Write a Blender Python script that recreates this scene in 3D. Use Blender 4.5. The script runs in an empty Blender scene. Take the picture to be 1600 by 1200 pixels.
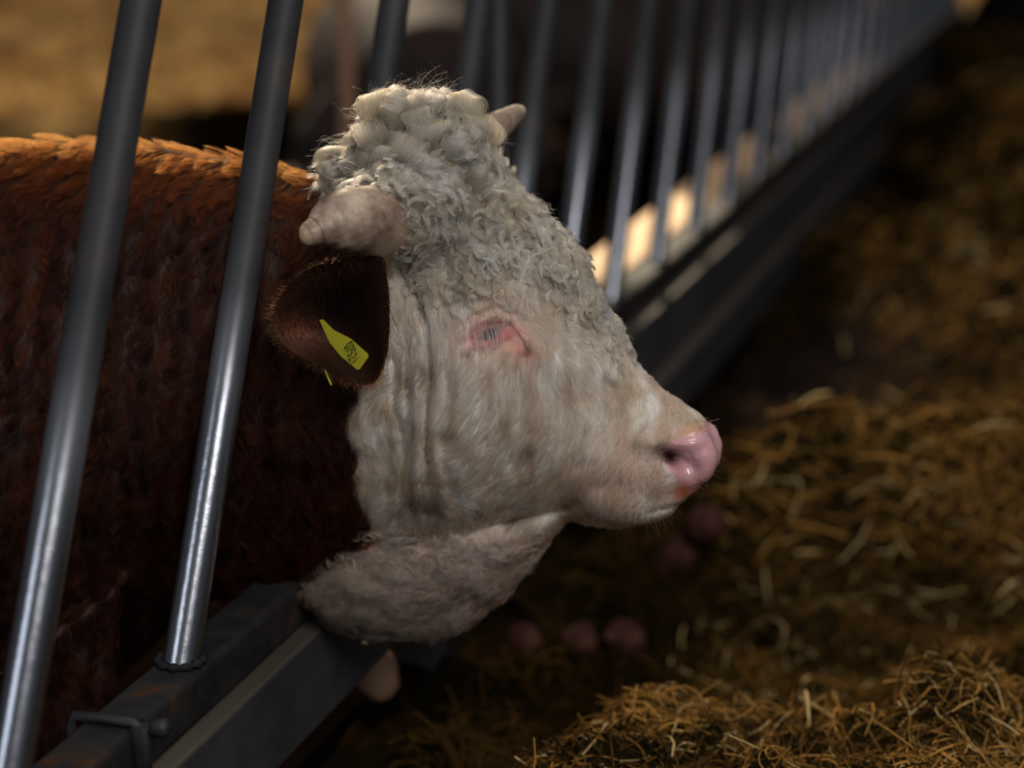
import bpy, bmesh, math, random
import numpy as np
from mathutils import Vector, Matrix
from mathutils.bvhtree import BVHTree
from mathutils.kdtree import KDTree

random.seed(7)
rng = np.random.default_rng(7)
scene = bpy.context.scene
COL = scene.collection

# ------------------------------------------------------------------ camera
FPX = 3200.0                                   # focal length in pixels of a 1600 px wide frame
PITCH = math.atan(885 / FPX)                   # the lens looks down by 15.5 degrees
CP, SP = math.cos(PITCH), math.sin(PITCH)
HC = 1.4                                       # camera height
cam_d = bpy.data.cameras.new('camera')
cam = bpy.data.objects.new('camera', cam_d)
COL.objects.link(cam)
cam.location = (0, 0, HC)
cam.rotation_euler = (math.pi / 2 - PITCH, 0, 0)
cam_d.sensor_width = 36
cam_d.lens = 36 * FPX / 1600
cam_d.clip_start = 0.05
cam_d.dof.use_dof = True
cam_d.dof.focus_distance = 2.24
cam_d.dof.aperture_fstop = 1.9
cam_d.dof.aperture_blades = 0
scene.camera = cam

# ------------------------------------------------------------------ light
scene.view_settings.view_transform = 'Standard'
scene.view_settings.look = 'None'
scene.view_settings.gamma = 1
scene.view_settings.use_curve_mapping = False
scene.view_settings.exposure = 0.0
scene.cycles.use_denoising = True
scene.cycles.max_bounces = 8
scene.cycles.transparent_max_bounces = 8

world = bpy.data.worlds.new('world')
scene.world = world
world.use_nodes = True
wn = world.node_tree
wn.nodes['Background'].inputs['Color'].default_value = (0.80, 0.88, 1.0, 1)
wn.nodes['Background'].inputs['Strength'].default_value = 0.07


def look(o, target):
    o.rotation_euler = (Vector(target) - Vector(o.location)).to_track_quat('-Z', 'Y').to_euler()


def area(name, loc, target, sx, sy, power, color):
    d = bpy.data.lights.new(name, 'AREA')
    d.shape = 'RECTANGLE'
    d.size, d.size_y = sx, sy
    d.energy, d.color = power, color
    o = bpy.data.objects.new(name, d)
    COL.objects.link(o)
    o.location = loc
    look(o, target)
    return o


# daylight through the open barn side behind, the open side on the left and the ridge light
sun_d = bpy.data.lights.new('low_sun', 'SUN')
sun_d.energy = 2.4
sun_d.angle = math.radians(6)
sun_d.color = (1.0, 0.80, 0.58)
sun = bpy.data.objects.new('low_sun', sun_d)
COL.objects.link(sun)
sun.location = (-2, 8, 7)
look(sun, (-2 + 0.25, 8 - 1.0, 7 - 0.68))
area('barn_side_opening', (-4.2, -2.2, 2.9), (0, 2.5, 0.9), 2.2, 1.6, 50, (0.90, 0.94, 1.0))
area('front_fill', (1.2, -0.9, 3.3), (0.1, 2.4, 0.8), 2.0, 1.8, 98, (1.0, 0.96, 0.91))  # added unseen soft light from the front, evens out the bull's face
area('ridge_skylight', (0.6, 2.6, 4.6), (0.1, 2.4, 0.8), 1.2, 2.0, 45, (1.0, 0.96, 0.91))


# ------------------------------------------------------------------ geometry of the place
def at(px, py, d):
    """the world point that lies at depth d under a pixel of the photograph"""
    X = (px - 800) / FPX * d
    Y = (600 - py) / FPX * d
    return np.array([X, d * CP + Y * SP, HC + Y * CP - d * SP])


def img(P):
    P = np.asarray(P, dtype=float)
    z = P[..., 2] - HC
    d = P[..., 1] * CP - z * SP
    Y = P[..., 1] * SP + z * CP
    return 800 + FPX * P[..., 0] / d, 600 - FPX * Y / d, d


EF = np.array([1038.0, FPX * CP + 885 * SP, 0.0])
EF /= np.linalg.norm(EF)                        # direction of the feed fence
QF = np.array([EF[1], -EF[0], 0.0])             # across it, towards the feed aisle
SPC = 0.343 * 3478.6 / FPX                      # bar spacing
B1 = at(283, 1035, 2.2535)                      # foot of the bar beside the bull's neck
RZ = B1[2]


def fence_pt(n, u=0.0, z=0.0):
    """n bars along the fence, u metres across it, z above the rail"""
    return B1 + EF * SPC * (n - 1) + QF * u + np.array([0, 0, z])


# bull frame
PSI = math.radians(15)
FV = np.array([math.cos(PSI), -math.sin(PSI), 0.0])
NV = np.array([-math.sin(PSI), -math.cos(PSI), 0.0])
C0 = at(800, 560, 2.36)
PX = 1 / 1360.0


def pl(px, py, n=0.0):
    """point of the vertical plane n metres beside the bull's mid plane, seen at a pixel"""
    o = np.array([0, 0, HC])
    r = at(px, py, 1.0) - o
    t = (np.dot(C0 - o, NV) + n) / np.dot(r, NV)
    return o + r * t


def to_local(P):
    D = np.asarray(P) - C0
    return np.stack([D @ FV, D @ NV, D[..., 2]], -1)


def to_world(L):
    L = np.asarray(L)
    return C0 + L[..., 0:1] * FV + L[..., 1:2] * NV + L[..., 2:3] * np.array([0, 0, 1.0])


# ------------------------------------------------------------------ noise
def _hash(i, j, k, seed):
    h = (i * 374761393 + j * 668265263 + k * 2147483647 + seed * 1274126177) & 0xFFFFFFFF
    h = ((h ^ (h >> 13)) * 1274126177) & 0xFFFFFFFF
    h = h ^ (h >> 16)
    return (h & 0xFFFF) / 65535.0


def vnoise(P, scale, seed=0):
    Q = np.asarray(P, dtype=float) * scale + 1000.0
    i = np.floor(Q).astype(np.int64)
    f = Q - i
    f = f * f * (3 - 2 * f)
    r = 0
    for a in (0, 1):
        for b in (0, 1):
            for c in (0, 1):
                w = (f[..., 0] if a else 1 - f[..., 0]) * (f[..., 1] if b else 1 - f[..., 1]) * (f[..., 2] if c else 1 - f[..., 2])
                r = r + w * _hash(i[..., 0] + a, i[..., 1] + b, i[..., 2] + c, seed)
    return r * 2 - 1


def fbm(P, scale, octs=3, seed=0):
    r, a = 0, 1.0
    for o in range(octs):
        r = r + a * vnoise(P, scale * 2 ** o, seed + o * 17)
        a *= 0.5
    return r


def smooth(x, a, b):
    t = np.clip((x - a) / (b - a), 0, 1)
    return t * t * (3 - 2 * t)


# ------------------------------------------------------------------ materials
def mat(name, rgb=(0.5, 0.5, 0.5), rough=0.6, metal=0.0, attr=None, spec=0.5, coat=0.0):
    m = bpy.data.materials.new(name)
    m.use_nodes = True
    b = m.node_tree.nodes['Principled BSDF']
    b.inputs['Base Color'].default_value = (*rgb, 1)
    b.inputs['Roughness'].default_value = rough
    b.inputs['Metallic'].default_value = metal
    b.inputs['Specular IOR Level'].default_value = spec
    b.inputs['Coat Weight'].default_value = coat
    if attr:
        a = m.node_tree.nodes.new('ShaderNodeAttribute')
        a.attribute_name = attr
        m.node_tree.links.new(a.outputs['Color'], b.inputs['Base Color'])
    return m


def nd(m, kind, **kw):
    n = m.node_tree.nodes.new(kind)
    for k, v in kw.items():
        if k in n.inputs:
            n.inputs[k].default_value = v
        else:
            setattr(n, k, v)
    return n


def lk(m, a, b):
    m.node_tree.links.new(a, b)


def ramp(m, fac, stops):
    r = nd(m, 'ShaderNodeValToRGB')
    cr = r.color_ramp
    while len(cr.elements) < len(stops):
        cr.elements.new(0.5)
    for e, (p, c) in zip(cr.elements, stops):
        e.position = p
        e.color = (*c, 1) if len(c) == 3 else c
    lk(m, fac, r.inputs['Fac'])
    return r


def noise_bump(m, scale, strength, dist=0.01, detail=4):
    b = m.node_tree.nodes['Principled BSDF']
    tc = nd(m, 'ShaderNodeTexCoord')
    nz = nd(m, 'ShaderNodeTexNoise', Scale=scale, Detail=detail)
    lk(m, tc.outputs['Object'], nz.inputs['Vector'])
    bp = nd(m, 'ShaderNodeBump', Strength=strength, Distance=dist)
    lk(m, nz.outputs['Fac'], bp.inputs['Height'])
    lk(m, bp.outputs['Normal'], b.inputs['Normal'])
    return tc, nz


def steel(name, worn):
    """grey galvanised tube: dull above, rubbed bright below where necks slide along it"""
    m = mat(name, (0.05, 0.05, 0.055), 0.5, 0.1, spec=0.3)
    b = m.node_tree.nodes['Principled BSDF']
    tc, nz = noise_bump(m, 60, 0.12, 0.004)
    n2 = nd(m, 'ShaderNodeTexNoise', Scale=9.0, Detail=5.0)
    lk(m, tc.outputs['Object'], n2.inputs['Vector'])
    cr = ramp(m, n2.outputs['Fac'], [(0.3, (0.016, 0.017, 0.019)), (0.58, (0.029, 0.030, 0.033)), (0.74, (0.045, 0.034, 0.028))])
    if worn:
        at_ = nd(m, 'ShaderNodeAttribute', attribute_name='wear')
        mx = nd(m, 'ShaderNodeMix', data_type='RGBA')
        lk(m, at_.outputs['Fac'], mx.inputs['Factor'])
        lk(m, cr.outputs['Color'], mx.inputs[6])
        mx.inputs[7].default_value = (0.25, 0.265, 0.30, 1)
        lk(m, mx.outputs[2], b.inputs['Base Color'])
        mr = nd(m, 'ShaderNodeMapRange')
        mr.inputs['To Min'].default_value = 0.58
        mr.inputs['To Max'].default_value = 0.26
        lk(m, at_.outputs['Fac'], mr.inputs['Value'])
        lk(m, mr.outputs['Result'], b.inputs['Roughness'])
        mm = nd(m, 'ShaderNodeMapRange')
        mm.inputs['To Min'].default_value = 0.1
        mm.inputs['To Max'].default_value = 0.95
        lk(m, at_.outputs['Fac'], mm.inputs['Value'])
        lk(m, mm.outputs['Result'], b.inputs['Metallic'])
    else:
        lk(m, cr.outputs['Color'], b.inputs['Base Color'])
    return m


def rail_mat():
    m = mat('rail_steel', (0.05, 0.05, 0.052), 0.65, 0.0, spec=0.08)
    b = m.node_tree.nodes['Principled BSDF']
    tc, nz = noise_bump(m, 35, 0.3, 0.004)
    n2 = nd(m, 'ShaderNodeTexNoise', Scale=14.0, Detail=6.0, Roughness=0.7)
    lk(m, tc.outputs['Object'], n2.inputs['Vector'])
    cr = ramp(m, n2.outputs['Fac'], [(0.35, (0.012, 0.012, 0.013)), (0.57, (0.024, 0.023, 0.023)), (0.66, (0.06, 0.026, 0.012)), (0.8, (0.03, 0.022, 0.018))])
    lk(m, cr.outputs['Color'], b.inputs['Base Color'])
    return m


def beam_mat():
    m = mat('beam_steel', (0.055, 0.055, 0.058), 0.6, 0.0, spec=0.25)
    b = m.node_tree.nodes['Principled BSDF']
    tc, nz = noise_bump(m, 22, 0.3, 0.004)
    n2 = nd(m, 'ShaderNodeTexNoise', Scale=7.0, Detail=6.0, Roughness=0.65)
    lk(m, tc.outputs['Object'], n2.inputs['Vector'])
    cr = ramp(m, n2.outputs['Fac'], [(0.35, (0.028, 0.028, 0.032)), (0.6, (0.048, 0.047, 0.052)), (0.78, (0.05, 0.042, 0.033))])
    ge = nd(m, 'ShaderNodeNewGeometry')
    sx = nd(m, 'ShaderNodeSeparateXYZ')
    lk(m, ge.outputs['Normal'], sx.inputs[0])
    mr = nd(m, 'ShaderNodeMapRange')
    mr.inputs['From Min'].default_value = 0.4
    mr.inputs['From Max'].default_value = 0.8
    mr.inputs['To Max'].default_value = 0.8
    lk(m, sx.outputs['Z'], mr.inputs['Value'])
    mx = nd(m, 'ShaderNodeMix', data_type='RGBA')       # dusty ledge, its brown lightened in colour as if lit
    lk(m, mr.outputs['Result'], mx.inputs['Factor'])
    lk(m, cr.outputs['Color'], mx.inputs[6])
    mx.inputs[7].default_value = (0.078, 0.062, 0.048, 1)
    lk(m, mx.outputs[2], b.inputs['Base Color'])
    return m


M_BAR = steel('bar_steel', True)
M_STEEL = steel('post_steel', False)
M_RAIL = rail_mat()
M_BEAM = beam_mat()


# ------------------------------------------------------------------ object helpers
def props(o, label=None, cat=None, group=None, kind=None):
    for k, v in (('label', label), ('category', cat), ('group', group), ('kind', kind)):
        if v:
            o[k] = v
    return o


def empty(name, loc, parent=None):
    o = bpy.data.objects.new(name, None)
    o.empty_display_size = 0.1
    COL.objects.link(o)
    o.location = tuple(float(v) for v in loc)
    if parent is not None:
        attach(o, parent)
    return o


def world_loc(o):
    p = np.array(o.location)
    while o.parent is not None:
        o = o.parent
        p = p + np.array(o.location)
    return p


def attach(o, parent):
    """parent without rotation: keep the world position"""
    o.parent = parent
    o.location = Vector(o.location) - Vector(world_loc(parent))


def mesh_obj(name, V, Fc, m, parent=None, smooth_=True, origin=None, attrs=None):
    V = np.asarray(V, dtype=np.float64)
    if origin is None:
        origin = world_loc(parent) if parent is not None else V.mean(0)
    origin = np.asarray(origin, dtype=float)
    me = bpy.data.meshes.new(name)
    me.from_pydata((V - origin).tolist(), [], [tuple(int(i) for i in f) for f in Fc])
    if smooth_:
        me.polygons.foreach_set('use_smooth', np.ones(len(me.polygons), dtype=bool))
    for k, (typ, vals) in (attrs or {}).items():
        a = me.attributes.new(k, typ, 'POINT')
        if typ == 'FLOAT_COLOR':
            c = np.ones((len(V), 4), dtype=np.float32)
            c[:, :3] = vals
            a.data.foreach_set('color', c.ravel())
        else:
            a.data.foreach_set('value', np.asarray(vals, dtype=np.float32).ravel())
    me.materials.append(m)
    me.validate()
    me.update()
    o = bpy.data.objects.new(name, me)
    COL.objects.link(o)
    o.location = tuple(origin)
    if parent is not None:
        attach(o, parent)
    return o


def fast_mesh(name, V, quads, m, attrs=None, origin=(0, 0, 0), parent=None, smooth_=False):
    """big meshes: quads is an (n,4) array"""
    origin = np.asarray(origin, dtype=float)
    me = bpy.data.meshes.new(name)
    me.vertices.add(len(V))
    me.vertices.foreach_set('co', (V - origin).astype(np.float32).ravel())
    me.loops.add(quads.size)
    me.loops.foreach_set('vertex_index', quads.astype(np.int32).ravel())
    me.polygons.add(len(quads))
    me.polygons.foreach_set('loop_start', (np.arange(len(quads)) * 4).astype(np.int32))
    if smooth_:
        me.polygons.foreach_set('use_smooth', np.ones(len(quads), dtype=bool))
    me.update(calc_edges=True)
    for k, vals in (attrs or {}).items():
        a = me.attributes.new(k, 'FLOAT_COLOR', 'POINT')
        c = np.ones((len(V), 4), dtype=np.float32)
        c[:, :3] = vals
        a.data.foreach_set('color', c.ravel())
    me.materials.append(m)
    o = bpy.data.objects.new(name, me)
    COL.objects.link(o)
    o.location = tuple(origin)
    if parent is not None:
        attach(o, parent)
    return o


def tube(pts, radii, seg=20, cap=True, rings_wobble=0.0):
    pts = np.asarray(pts, float)
    n = len(pts)
    radii = np.broadcast_to(np.asarray(radii, float), (n,)).copy()
    T = np.gradient(pts, axis=0)
    T /= np.linalg.norm(T, axis=1)[:, None]
    a = np.cross(T[0], [0.31, 0.72, 0.61])
    a /= np.linalg.norm(a)
    V, F = [], []
    for i in range(n):
        a = a - T[i] * np.dot(a, T[i])
        a /= np.linalg.norm(a)
        b = np.cross(T[i], a)
        th = np.linspace(0, 2 * math.pi, seg, endpoint=False)
        r = radii[i] * (1 + rings_wobble * np.sin(3 * th + i))
        V.append(pts[i] + np.cos(th)[:, None] * a * r[:, None] if rings_wobble else pts[i] + radii[i] * (np.cos(th)[:, None] * a + np.sin(th)[:, None] * b))
        if rings_wobble:
            V[-1] = pts[i] + r[:, None] * (np.cos(th)[:, None] * a + np.sin(th)[:, None] * b)
    V = np.concatenate(V)
    for i in range(n - 1):
        for k in range(seg):
            F.append((i * seg + k, i * seg + (k + 1) % seg, (i + 1) * seg + (k + 1) % seg, (i + 1) * seg + k))
    if cap:
        F.append(tuple(range(seg))[::-1])
        F.append(tuple(range((n - 1) * seg, n * seg)))
    return V, F


def prism(profile, p0, p1, ax_u, ax_v=(0, 0, 1)):
    """profile: list of (u, v) rounded section swept from p0 to p1"""
    ax_u, ax_v = np.asarray(ax_u, float), np.asarray(ax_v, float)
    n = len(profile)
    V = [np.asarray(p) + ax_u * u + ax_v * v for p in (p0, p1) for (u, v) in profile]
    F = [(i, (i + 1) % n, n + (i + 1) % n, n + i) for i in range(n)]
    F += [tuple(range(n))[::-1], tuple(range(n, 2 * n))]
    return np.array(V), F


def rrect(u0, u1, v0, v1, r, k=5):
    out = []
    for cx, cy, a0 in ((u1 - r, v1 - r, 0), (u0 + r, v1 - r, 90), (u0 + r, v0 + r, 180), (u1 - r, v0 + r, 270)):
        for i in range(k):
            a = math.radians(a0 + 90 * i / (k - 1))
            out.append((cx + r * math.cos(a), cy + r * math.sin(a)))
    return out


def merge(parts):
    V, F, o = [], [], 0
    for v, f in parts:
        V.append(np.asarray(v, float))
        F += [tuple(i + o for i in q) for q in f]
        o += len(v)
    return np.concatenate(V), F


# ------------------------------------------------------------------ feed fence
LEAN = np.array([0, 0, 1.0]) + 0.49 * EF
TOPH = 0.95
JOINTS = [-2.35, 4.42, 11.12, 17.82, 24.52]


def make_bar(n, parent, first):
    h = np.array([-0.03, 0.0, 0.05, 0.12, 0.2, 0.26, 0.30, 0.34, 0.38, 0.45, 0.6, 0.75, 0.9, TOPH])
    P = fence_pt(n) + LEAN * h[:, None]
    V, F = tube(P, 0.0205, 32)
    wear = np.repeat(1 - smooth(h, 0.22, 0.42), 32)
    o = mesh_obj('bar', V, F, M_BAR, parent, attrs={'wear': ('FLOAT', wear)})
    if first:                                          # welded collar at the foot
        th = np.linspace(0, 2 * math.pi, 40)
        ring = fence_pt(n, 0, 0.004) + (np.cos(th)[:, None] * EF * 1.05 + np.sin(th)[:, None] * QF) * 0.0245
        rr = 0.0042 + 0.0014 * np.sin(th * 11) + 0.0008 * np.sin(th * 23)
        V, F = tube(ring, rr, 8)
        mesh_obj('weld', V, F, M_RAIL, o)
    return o


panel_labels = [
    'nearest panel of slanted grey steel bars, the one the bull reaches through',
    'second steel fence panel, seen behind and right of the bull\'s forehead',
    'third steel fence panel, blurred bright bars near the top right',
    'farthest steel fence panel at the top right edge of the fence',
]
for k in range(4):
    a, b = JOINTS[k], JOINTS[k + 1]
    root = empty('feed_fence_panel', fence_pt(a, 0, -RZ + 0.0))
    props(root, panel_labels[k], 'fence panel', 'slanted bar feed fence panels')
    V, F = prism(rrect(-0.03, 0.03, -0.06, 0.0, 0.009), fence_pt(a + 0.02), fence_pt(b - 0.02), QF)
    mesh_obj('bottom_rail', V, F, M_RAIL, root, smooth_=False)
    V, F = prism(rrect(-0.03, 0.03, 0.0, 0.06, 0.009), fence_pt(a + 0.02, 0, TOPH - 0.01), fence_pt(b + 1.2, 0, TOPH - 0.01) if k == 3 else fence_pt(b - 0.02, 0, TOPH - 0.01), QF)
    mesh_obj('top_rail', V, F, M_RAIL, root, smooth_=False)
    for n in range(math.ceil(a), math.floor(b) + 1):
        make_bar(n, root, n in (0, 1))
    V, F = tube([fence_pt(a + 0.1, -0.052, -RZ), fence_pt(a + 0.1, -0.052, TOPH + 0.06)], 0.019, 24)
    mesh_obj('post', V, F, M_STEEL, root)

# heavy beam under the rail
V, F = prism(rrect(-0.035, 0.052, -0.185, -0.0605, 0.006), fence_pt(-2.6), fence_pt(25), QF)
beam = mesh_obj('steel_beam', V, F, M_BEAM, None, smooth_=False)
props(beam, 'long dark grey steel beam running under the whole feed fence', 'beam')
for k in range(2):
    n = 3.05 + 5.6 * (k - 1)
    V, F = prism(rrect(-0.03, 0.03, 0.0, RZ - 0.186, 0.004), fence_pt(n - 0.08, 0.0, -RZ), fence_pt(n + 0.08, 0.0, -RZ), QF)
    mesh_obj('support_foot', V, F, M_BEAM, beam, smooth_=False)

# lower board of the far stretch, fixed under the beam
V, F = prism(rrect(0.0, 0.078, -0.31, -0.197, 0.006), fence_pt(5.2), fence_pt(25), QF)
mesh_obj('kick_board', V, F, M_BEAM, beam, smooth_=False)
for n in (6.4, 11.0, 15.6, 20.2):
    V, F = prism(rrect(-0.03, 0.03, 0.0, RZ - 0.186, 0.004), fence_pt(n - 0.08, -0.005, -RZ), fence_pt(n + 0.08, -0.005, -RZ), QF)
    mesh_obj('support_foot', V, F, M_BEAM, beam, smooth_=False)

# clamp round the rail in the lower left corner
cl = fence_pt(0.545, 0, 0)
root = empty('pipe_clamp', cl)
props(root, 'small steel clamp bolted round the rail, below the nearest slanted bars', 'clamp')
p = [cl + QF * u + np.array([0, 0, z]) for u, z in ((-0.040, -0.05), (-0.041, -0.005), (-0.036, 0.006), (0.0, 0.0075), (0.030, 0.007), (0.040, 0.0), (0.0415, -0.02), (0.042, -0.055))]
V, F = tube(p, 0.0055, 12)
mesh_obj('u_bolt', V, F, M_STEEL, root)
V, F = tube([cl + QF * 0.036 + EF * 0.004 + np.array([0, 0, 0.006 - t]) for t in (0.0, 0.02, 0.045, 0.07)], [0.010, 0.0115, 0.010, 0.008], 12)
mesh_obj('clamp_plate', V, F, M_RAIL, root)
V, F = tube([cl + QF * t + EF * 0.008 + np.array([0, 0, 0.001]) for t in (0.046, 0.050, 0.062, 0.066)], [0.006, 0.0105, 0.0105, 0.007], 6)
mesh_obj('nut', V, F, M_STEEL, root)

# ------------------------------------------------------------------ bull body
SEC = [  # top x,y  bottom x,y  half widths (px) low, mid, high
    (1112, 690, 1100, 742, 16, 22, 16),
    (1108, 670, 1090, 766, 34, 42, 34),
    (1094, 650, 1066, 790, 50, 60, 50),
    (1070, 632, 1026, 812, 66, 80, 60),
    (1032, 604, 978, 822, 66, 82, 58),
    (998, 568, 930, 818, 60, 84, 56),
    (968, 524, 885, 806, 72, 92, 64),
    (944, 478, 838, 812, 86, 106, 78),
    (916, 428, 785, 822, 100, 120, 94),
    (876, 375, 725, 836, 114, 134, 110),
    (826, 322, 668, 848, 122, 144, 122),
    (774, 272, 620, 856, 126, 148, 120),
    (726, 200, 580, 862, 126, 146, 104),
    (664, 156, 548, 870, 126, 148, 84),
    (602, 172, 516, 882, 126, 150, 84),
    (552, 236, 478, 896, 124, 154, 92),
    (508, 280, 432, 914, 120, 160, 96),
    (462, 268, 376, 932, 120, 158, 98),
    (400, 256, 300, 950, 124, 166, 106),
    (300, 238, 190, 1050, 165, 214, 125),
    (180, 222, 60, 1180, 220, 300, 150),
    (40, 226, -90, 1260, 240, 330, 170),
    (-120, 235, -250, 1270, 260, 345, 190),
    (-340, 250, -440, 1230, 270, 355, 200),
    (-580, 240, -640, 1180, 270, 350, 200),
    (-800, 250, -830, 1110, 230, 310, 190),
    (-920, 330, -930, 960, 150, 200, 130),
    (-960, 450, -965, 800, 60, 80, 60),
]
DEW = [
    (478, 890, 470, 925, 22, 26, 18),
    (505, 860, 500, 945, 44, 50, 34),
    (550, 800, 540, 975, 56, 66, 44),
    (615, 780, 625, 992, 60, 72, 46),
    (700, 770, 715, 980, 56, 70, 46),
    (765, 765, 785, 925, 46, 58, 42),
    (825, 760, 845, 862, 36, 46, 36),
    (872, 755, 888, 812, 26, 36, 30),
]


def loft(sections, seg=48, sub=4):
    S = np.array(sections, float)
    # catmull-rom between the sections
    rows = []
    for i in range(len(S) - 1):
        p0, p1, p2, p3 = S[max(i - 1, 0)], S[i], S[i + 1], S[min(i + 2, len(S) - 1)]
        for j in range(sub):
            t = j / sub
            rows.append(0.5 * ((2 * p1) + (-p0 + p2) * t + (2 * p0 - 5 * p1 + 4 * p2 - p3) * t * t + (-p0 + 3 * p1 - 3 * p2 + p3) * t ** 3))
    rows.append(S[-1])
    V, F = [], []
    for r in rows:
        T, B = pl(r[0], r[1]), pl(r[2], r[3])
        for k in range(seg):
            th = 2 * math.pi * k / seg
            t = math.cos(th)
            q_ = t / 0.75
            w = (r[5] + (r[6] - r[4]) / 2 * q_ + ((r[6] + r[4]) / 2 - r[5]) * q_ * q_) * PX
            w = max(w, 2 * PX)
            s = math.sin(th)
            s = math.copysign(abs(s) ** 0.85, s)
            V.append((T + B) / 2 + (T - B) / 2 * t + NV * w * s)
    n = len(rows)
    for i in range(n - 1):
        for k in range(seg):
            F.append((i * seg + k, i * seg + (k + 1) % seg, (i + 1) * seg + (k + 1) % seg, (i + 1) * seg + k))
    F.append(tuple(range(seg))[::-1])
    F.append(tuple(range((n - 1) * seg, n * seg)))
    return np.array(V), F


def recalc(me):
    bm = bmesh.new()
    bm.from_mesh(me)
    bmesh.ops.recalc_face_normals(bm, faces=bm.faces)
    bm.to_mesh(me)
    bm.free()


def remeshed(V, F, voxel, smooth_it=3):
    me = bpy.data.meshes.new('tmp')
    me.from_pydata(V.tolist(), [], F)
    recalc(me)
    o = bpy.data.objects.new('tmp', me)
    COL.objects.link(o)
    r = o.modifiers.new('r', 'REMESH')
    r.mode = 'VOXEL'
    r.voxel_size = voxel
    if smooth_it:
        s = o.modifiers.new('s', 'SMOOTH')
        s.factor = 0.6
        s.iterations = smooth_it
    dg = bpy.context.evaluated_depsgraph_get()
    out = bpy.data.meshes.new_from_object(o.evaluated_get(dg))
    bpy.data.objects.remove(o)
    bpy.data.meshes.remove(me)
    return out


def leg(fx, n, top_y, knee_y, back):
    """simple jointed leg, world metres: hip, knee, fetlock, hoof"""
    T = pl(fx, top_y, n)
    g = np.array([T[0], T[1], 0.0])
    K = np.array([T[0], T[1], 0.42]) + FV * (0.03 if not back else -0.09)
    Fk = np.array([T[0], T[1], 0.12]) + FV * (0.0 if not back else -0.05)
    return tube([T, (T + K) / 2 + FV * (0 if not back else 0.06), K, (K + Fk) / 2, Fk, g + FV * 0.03 + np.array([0, 0, 0.05]), g + FV * 0.04], [0.13, 0.095, 0.062, 0.045, 0.05, 0.05, 0.062], 20)


parts = [loft(SEC), loft(DEW)]
for n in (0.17, -0.17):
    parts.append(leg(60, n, 1000, 1100, False))
    parts.append(leg(-760, n, 900, 1100, True))
# brow and cheek masses
def blob(c, ax, r3, seg=20):
    V, F = [], []
    for i in range(seg + 1):
        a = math.pi * i / seg
        for k in range(seg):
            b = 2 * math.pi * k / seg
            v = np.array([math.cos(a), math.sin(a) * math.cos(b), math.sin(a) * math.sin(b)]) * r3
            V.append(c + v @ ax)
    for i in range(seg):
        for k in range(seg):
            F.append((i * seg + k, i * seg + (k + 1) % seg, (i + 1) * seg + (k + 1) % seg, (i + 1) * seg + k))
    return np.array(V), F


def mirror(V):
    L = to_local(V)
    L[:, 1] *= -1
    return to_world(L)


def axes_at(p, q):
    x = q - p
    x /= np.linalg.norm(x)
    y = NV - x * np.dot(NV, x)
    y /= np.linalg.norm(y)
    return np.array([x, y, np.cross(x, y)])


for (a, b, n, rr) in (
    ((640, 320), (600, 340), 0.075, (0.060, 0.050, 0.050)),    # horn base
    ((1052, 700), (1084, 720), 0.017, (0.038, 0.028, 0.038)),  # nostril wing
    ((960, 765), (1010, 765), 0.026, (0.065, 0.032, 0.040)),   # lip
):
    A, B = pl(*a, n), pl(*b, n)
    v, f = blob((A + B) / 2, axes_at(A, B), np.array(rr))
    parts += [(v, f), (mirror(v), [q[::-1] for q in f])]
bme = remeshed(*merge(parts), 0.0052, 4)
# finer mesh round eye and nostril, both sides
NB = len(bme.vertices)


def mcoords(V):
    """image coordinates of points folded onto the near side, so both halves are treated alike"""
    L = to_local(V)
    L[:, 1] = np.abs(L[:, 1])
    X, Y, d = img(to_world(L))
    return X, Y, L


def get_v(me):
    v = np.empty(len(me.vertices) * 3)
    me.vertices.foreach_get('co', v)
    return v.reshape(-1, 3)


bm = bmesh.new()
bm.from_mesh(bme)
for rep in range(2):
    V = np.array([v.co[:] for v in bm.verts])
    X, Y, L = mcoords(V)
    k = 1.0 if rep == 0 else 0.8
    sel = (((X - 768) / (85 * k)) ** 2 + ((Y - 520) / (62 * k)) ** 2 < 1) | (((X - 1075) / (62 * k)) ** 2 + ((Y - 715) / (75 * k)) ** 2 < 1)
    sel &= L[:, 1] > 0.02
    bm.verts.index_update()
    ed = [e for e in bm.edges if sel[e.verts[0].index] and sel[e.verts[1].index]]
    bmesh.ops.subdivide_edges(bm, edges=ed, cuts=1, use_grid_fill=True, smooth=0.0)
bmesh.ops.triangulate(bm, faces=[f for f in bm.faces if len(f.verts) > 4])
bmesh.ops.recalc_face_normals(bm, faces=bm.faces)
bm.to_mesh(bme)
bm.free()


def normals(me):
    me.update()
    n = np.empty(len(me.vertices) * 3)
    me.vertex_normals.foreach_get('vector', n)
    return n.reshape(-1, 3)


def gs(X, Y, cx, cy, rx, ry, ang=0.0):
    a = math.radians(ang)
    dx, dy = X - cx, Y - cy
    u = dx * math.cos(a) + dy * math.sin(a)
    v = -dx * math.sin(a) + dy * math.cos(a)
    return np.exp(-(u / rx) ** 2 - (v / ry) ** 2)


def seg_dist(X, Y, pts):
    pts = np.array(pts, float)
    best = np.full(X.shape, 1e9)
    for a, b in zip(pts[:-1], pts[1:]):
        d = b - a
        t = np.clip(((X - a[0]) * d[0] + (Y - a[1]) * d[1]) / (d @ d), 0, 1)
        best = np.minimum(best, np.hypot(X - a[0] - d[0] * t, Y - a[1] - d[1] * t))
    return best


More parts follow.
